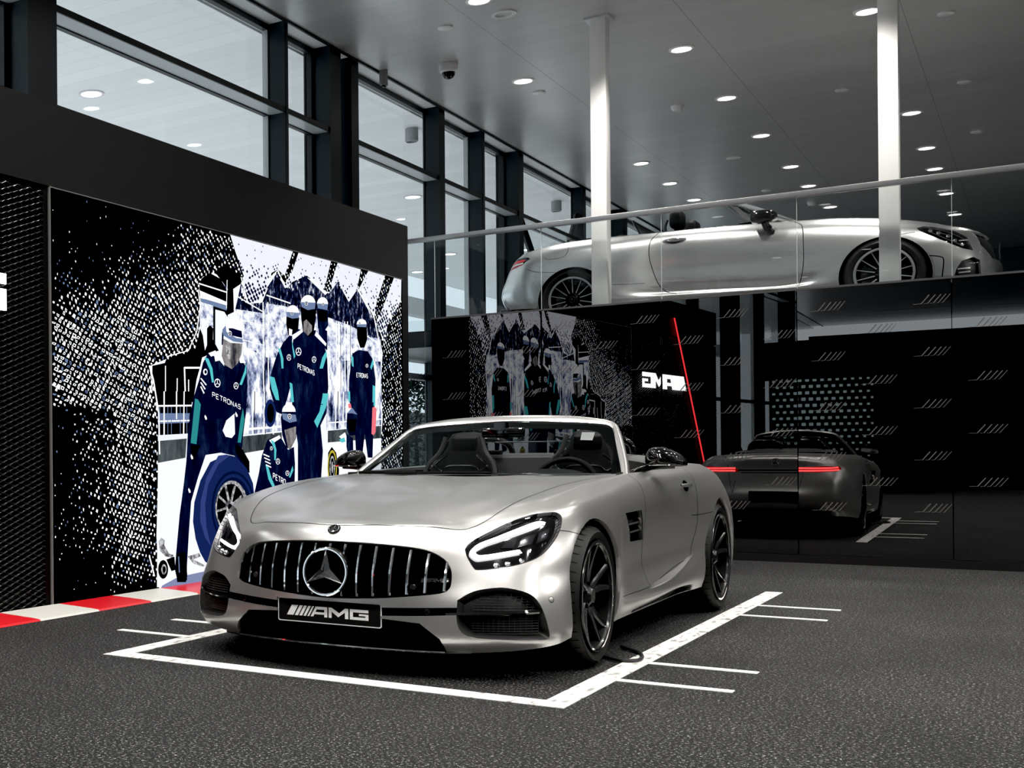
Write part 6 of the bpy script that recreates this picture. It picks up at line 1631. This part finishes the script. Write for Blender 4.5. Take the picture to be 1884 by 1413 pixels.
for sg in (1,-1):
    m_ = (lambda P: P) if sg>0 else mir
    hs=D.part('lamp%d'%sg,'headlight',M_gblack,cc,0,off=.02); D.part('lamp%d'%sg,'lamp_lens',M_lampglass,hs,0)
    lb=MB()
    for (A,B) in (([(.78,-.33,.735),(.75,-.5,.695),(.70,-.61,.62)],[(.78,-.34,.728),(.75,-.5,.685),(.70,-.605,.61)]),([(.78,-.40,.69),(.75,-.52,.645)],[(.78,-.40,.682),(.75,-.52,.636)]),([(.80,-.33,.70),(.78,-.45,.63),(.74,-.58,.56)],[(.80,-.34,.692),(.78,-.45,.62),(.74,-.575,.55)])):
        D.patch(lb, m_(A), m_(B), 20, 1, -.008)
    for c_ in ((.80,-.36,.72),(.80,-.43,.70),(.77,-.50,.66),(.76,-.55,.61),(.74,-.61,.57)):
        loc,n=D.near(Vector((sg*c_[0],c_[1],c_[2]))); a=n.orthogonal().normalized(); b=n.cross(a)
        lb.lathe([(0,.0),(.012,-.002),(.018,-.01),(.02,-.016)],16,lambda r,t,h:tuple(loc-n*.004+a*r*math.cos(t)+b*r*math.sin(t)+n*h))
    lb.build('lamp_elements', M_chrome, hs)
    tl=D.part('tail%d'%sg,'tail_light',M_gblack,cc,0,off=.002)
    mb=MB()
    for (A,B) in (([(.86,3.37,.855),(.80,3.46,.852),(.75,3.56,.835)],[(.86,3.39,.832),(.80,3.47,.815),(.75,3.57,.79)]),([(.86,3.40,.79),(.80,3.49,.77),(.75,3.58,.755)],[(.86,3.41,.783),(.80,3.50,.755),(.75,3.585,.735)])):
        D.patch(mb, m_(A), m_(B), 20, 3, .002)
    mb.build('red_lens', mat('c_tail_red',(.42,.02,.03),.15,coat=1,emit=(.5,.02,.03),estr=.25), tl)
    mb=MB(); D.patch(mb, m_([(.86,3.395,.826),(.80,3.475,.808),(.75,3.575,.786)]), m_([(.86,3.40,.797),(.80,3.487,.778),(.75,3.578,.762)]), 20, 2, .002); mb.build('clear_lens', mat('c_tail_clear',(.55,.5,.5),.15,coat=1), tl)
    it=D.part('intake%d'%sg,'air_intake',M_grill,cc,0,off=.035)
    mb=MB(); D.patch(mb, m_([(.80,-.56,.335),(.75,-.66,.345)]), m_([(.80,-.56,.322),(.75,-.66,.332)]),12,1,-.01); D.patch(mb, m_([(.80,-.57,.30),(.75,-.66,.31)]), m_([(.80,-.57,.288),(.75,-.66,.298)]),12,1,-.01); mb.build('intake_blade', M_silver2, it)
    dh=MB(); rows=[]
    for k in range(15):
        u=-1+2*k/14; y=1.814+u*.112; loc,n=D.near(Vector((sg*.91,y,.862)))
        pr=.030*(1-u**4)+.002
        rows.append([(loc.x+sg*(pr+.006*math.cos(q)), y, .866+.016*math.sin(q)*(1-.5*u*u)) for q in [2*PI*j/8 for j in range(8)]])
    dh.grid(rows, closev=True); dh.build('door_handle', M_chrome, cdoor[sg])
    dk=MB(); D.patch(dk,[(sg*.9,1.72,.862),(sg*.9,1.81,.866),(sg*.9,1.91,.862)],[(sg*.9,1.72,.855),(sg*.9,1.81,.822),(sg*.9,1.91,.855)],20,3,.0015); dk.build('handle_dish', M_dchrome, cdoor[sg])
    mr=bpy.data.objects.new('wing_mirror',None); COL.objects.link(mr); mr.parent=cc
    MO=cr([(a,b,0) for a,b in [(.86,.955),(.88,1.005),(.93,1.045),(1.0,1.055),(1.055,1.035),(1.07,.985),(1.05,.94),(.97,.925),(.89,.928),(.86,.955)]],33)[:-1]
    mb=MB(); rows=[]
    for sc,yy in ((.05,.865),(.4,.868),(.7,.885),(.9,.92),(1,.97),(1,1.03),(.95,1.07),(.85,1.085)):
        rows.append([(sg*(.965+(a-.965)*sc),yy,.985+(b-.985)*sc) for a,b,_ in MO])
    mb.grid(rows, closev=True); mb.add(rows[0],[tuple(range(32))]); mb.build('mirror_housing', M_gblack, mr, angle=50)
    MB().add([(x,y-.003,z) for x,y,z in rows[-1]],[tuple(range(32))]).build('mirror_glass', M_chrome, mr)
    MB().tube(cr([(sg*.97,.98,.94),(sg*.93,.965,.89),(sg*.885,.945,.852),(sg*.865,.93,.84)],12),[.035]*4+[.042]*4+[.036]*4,10).build('mirror_arm', M_gblack, mr)
    for (yy,nm,zt) in ((1.86,'seat',1.0),(2.42,'rear_seat',.80)):
        st=bpy.data.objects.new(nm,None); COL.objects.link(st); st.parent=cc; c0=sg*.36
        mb=MB(); rows=[]
        for (z,hw,y,dp) in ((.45,.25,yy-.17,.16),(.70,.25,yy-.06,.14),(.9,.225,yy+.02,.12),(zt,.15,yy+.05,.10)):
            if z>zt+.01: continue
            rows.append([(c0+hw*math.copysign(abs(math.cos(q))**.6,math.cos(q)),y+dp/2*math.copysign(abs(math.sin(q))**.7,math.sin(q)),z) for q in [2*PI*j/18 for j in range(18)]])
        mb.grid(rows, closev=True); mb.add(rows[-1],[tuple(range(18))]); mb.build('backrest',M_leather,st,angle=70)
        hb=zt+.055
        mb=MB(); mb.bbox(c0-.13,c0+.13,yy-.03,yy+.10,hb,hb+.20,.055,seg=4)
        for q in (-.05,.05): mb.tube([(c0+q,yy+.05,zt-.03),(c0+q,yy+.05,hb+.03)],.008,8)
        hr=mb.build('headrest',M_leather,st)
        if nm=='seat': MB().tube(cr([(c0-.10,yy+.11,hb+.10),(c0-.11,yy+.13,hb+.03),(c0-.12,yy+.12,hb-.06)],8),.012,8).build('belt_guide',M_dchrome,st)
        MB().bbox(c0-.25,c0+.25,yy-.65,yy-.12,.38,.52,.05,seg=3).build('cushion',M_leather,st)
D.part('grille','grille_mesh',M_grill,cc,0,off=.03)
star_badge(cc,'star_badge',None,.09,lambda u,v,d:(u,-.848-d*.3,.565+v))
tub=MB(); tub.box(-.72,.72,1.0,2.55,.32,.35)
for sx in (-.74,.74): tub.add([(sx,.95,.35),(sx,2.52,.35),(sx,2.52,.95),(sx,.95,.95)],[(0,1,2,3)])
tub.add([(-.74,2.52,.35),(.74,2.52,.35),(.72,2.50,1.0),(-.72,2.50,1.0)],[(0,1,2,3)]); tub.add([(-.74,.98,.35),(.74,.98,.35),(.70,.98,.98),(-.70,.98,.98)],[(0,1,2,3)])
tub.build('cabin_tub',M_leather,cc,smooth=False)
da=MB(); da.grid([[(x,.95,.985),(x,1.1,1.0),(x,1.25,.99),(x,1.32,.90),(x,1.25,.6)] for x in [-.7+1.4*k/16 for k in range(17)]]); da.build('dashboard',M_leather,cc)
WOc=[(0,1.44,1.318),(.35,1.435,1.31),(.52,1.42,1.295),(.60,1.38,1.272),(.645,1.25,1.222),(.68,1.06,1.130),(.715,.86,1.018),(.735,.72,.945)]
WIc=[(0,1.36,1.282),(.33,1.355,1.275),(.48,1.34,1.258),(.55,1.30,1.235),(.595,1.18,1.178),(.63,1.02,1.092),(.665,.86,1.0),(.685,.75,.945)]
fo,fi_=cr(full(WOc),90),cr(full(WIc),90)
mb=MB(); rows=[]
for a,b in zip(fo,fi_):
    a,b=Vector(a),Vector(b); fr=Vector((0,-.5,.87))
    rows.append([b-fr*.01,b+fr*.006,b.lerp(a,.5)+fr*.012,a,a-fr*.03,b.lerp(a,.6)-fr*.045])
mb.grid(rows,closev=True); wf=mb.build('windscreen_frame',M_silver2,cc,angle=60)
mb=MB(); mb.grid([[Vector(b)-Vector((0,-.004,.014)),Vector((b[0]*.90,b[1]-.05,b[2]-.032)) ] for b in fi_]); mb.build('black_border',M_gblack,wf)
gl=MB(); n=len(fi_)
gl.grid([[Vector(fi_[i]).lerp(Vector(fi_[n-1-i]),k/10)+Vector((0,-.03*(1-(2*k/10-1)**2),0)) for k in range(11)] for i in range(n//2+1)]); gl.build('windscreen',M_wsglass,cc,angle=180)
MB().bbox(-.11,.11,1.22,1.25,1.15,1.215,.012).build('rear_view_mirror',M_gblack,cc)
MB().add([(-.68,2.18,.98),(.68,2.18,.98),(.62,2.28,1.16),(-.62,2.28,1.16)],[(0,1,2,3)]).build('wind_deflector',glass_mat('tinted_screen',(.25,.25,.26),.6),cc,smooth=False)
MB().tube([(-.68,2.18,.97),(-.62,2.28,1.16),(.62,2.28,1.16),(.68,2.18,.97)],.010,8).build('deflector_frame',M_gblack,cc)
tp=MB(); tp.grid([[(x,2.50,.985),(x,2.56,1.022),(x,2.75,1.03),(x,2.95,1.025)] for x in [-.62+1.24*k/12 for k in range(13)]]); tp.build('roof_cover',M_silver2,cc)
ex=MB(); ex.bbox(-.70,.70,3.60,3.70,.24,.31,.02); ex.build('rear_skirt',M_gblack,cc)
# ---------------------------------------------------------------- light
w = bpy.data.worlds.new('world'); SC.world = w; w.use_nodes = True
bg = w.node_tree.nodes['Background']; bg.inputs[0].default_value = (.86,.93,1,1); bg.inputs[1].default_value = 1.3
def area(name, loc, sx, sy, power, rot=(0,0,0), col=(1,.98,.95), spread=PI):
    l = bpy.data.lights.new(name,'AREA'); l.shape='RECTANGLE'; l.size=sx; l.size_y=sy; l.energy=power; l.color=col; l.spread=spread
    o = bpy.data.objects.new(name,l); COL.objects.link(o); o.location=loc; o.rotation_euler=rot; return o
def spot(name, loc, power, ang=90, blend=.6, rot=(0,0,0), r=.1, col=(1,.97,.93)):
    l = bpy.data.lights.new(name,'SPOT'); l.energy=power; l.spot_size=math.radians(ang); l.spot_blend=blend; l.shadow_soft_size=r; l.color=col
    o = bpy.data.objects.new(name,l); COL.objects.link(o); o.location=loc; o.rotation_euler=rot; return o
for x,y,_ in spec:
    spot('lamp', (x,y,5.37), 240, 115, .7)
for x,y in far:
    if abs(y-12.36)<.01: spot('lamp', (x,y,5.37), 330, 115, .7)
    elif y < 13 and y > -7: spot('lamp', (x,y,5.37), 265, 115, .7)
    elif y>13: spot('lamp', (x,y,5.37), 240, 115, .7)

# area lamp added over the paving in place of its bounce, brightens the canopy
area('bounce_fill', (-9.3,22,-.05), 5.5, 80, 1500, (PI,0,0), (.97,.985,1))


for y in (1,5,9,13):
    spot('side_fill', (8.6,y,5.3), 420, 100, .8, (0,math.radians(42),0))  # unseen spots added on the right to brighten the roadster's side
# ---------------------------------------------------------------- camera
cam = bpy.data.cameras.new('camera'); co = bpy.data.objects.new('camera', cam); COL.objects.link(co)
W, H = 1884, 1413
F, CX, CY, ROLL, PSI, CH = 2264.21, 89.23, 842.58, .0079, .6842, 1.0024
cam.sensor_fit = 'HORIZONTAL'; cam.sensor_width = 36
cam.lens = F/W*36
cam.shift_x = (W/2-CX)/W; cam.shift_y = (CY-H/2)/W
cam.clip_end = 300
co.matrix_world = Matrix.Translation((0,0,CH)) @ Matrix.Rotation(PSI,4,'Z') @ Matrix.Rotation(PI/2,4,'X') @ Matrix.Rotation(-ROLL,4,'Z')
SC.camera = co
SC.view_settings.view_transform = 'Standard'
SC.view_settings.look = 'None'
SC.view_settings.exposure = 0
SC.view_settings.use_curve_mapping = True
cm = SC.view_settings.curve_mapping
cm.black_level = (.0065,.0065,.0065); cm.white_level = (.94,.94,.95); cm.update()
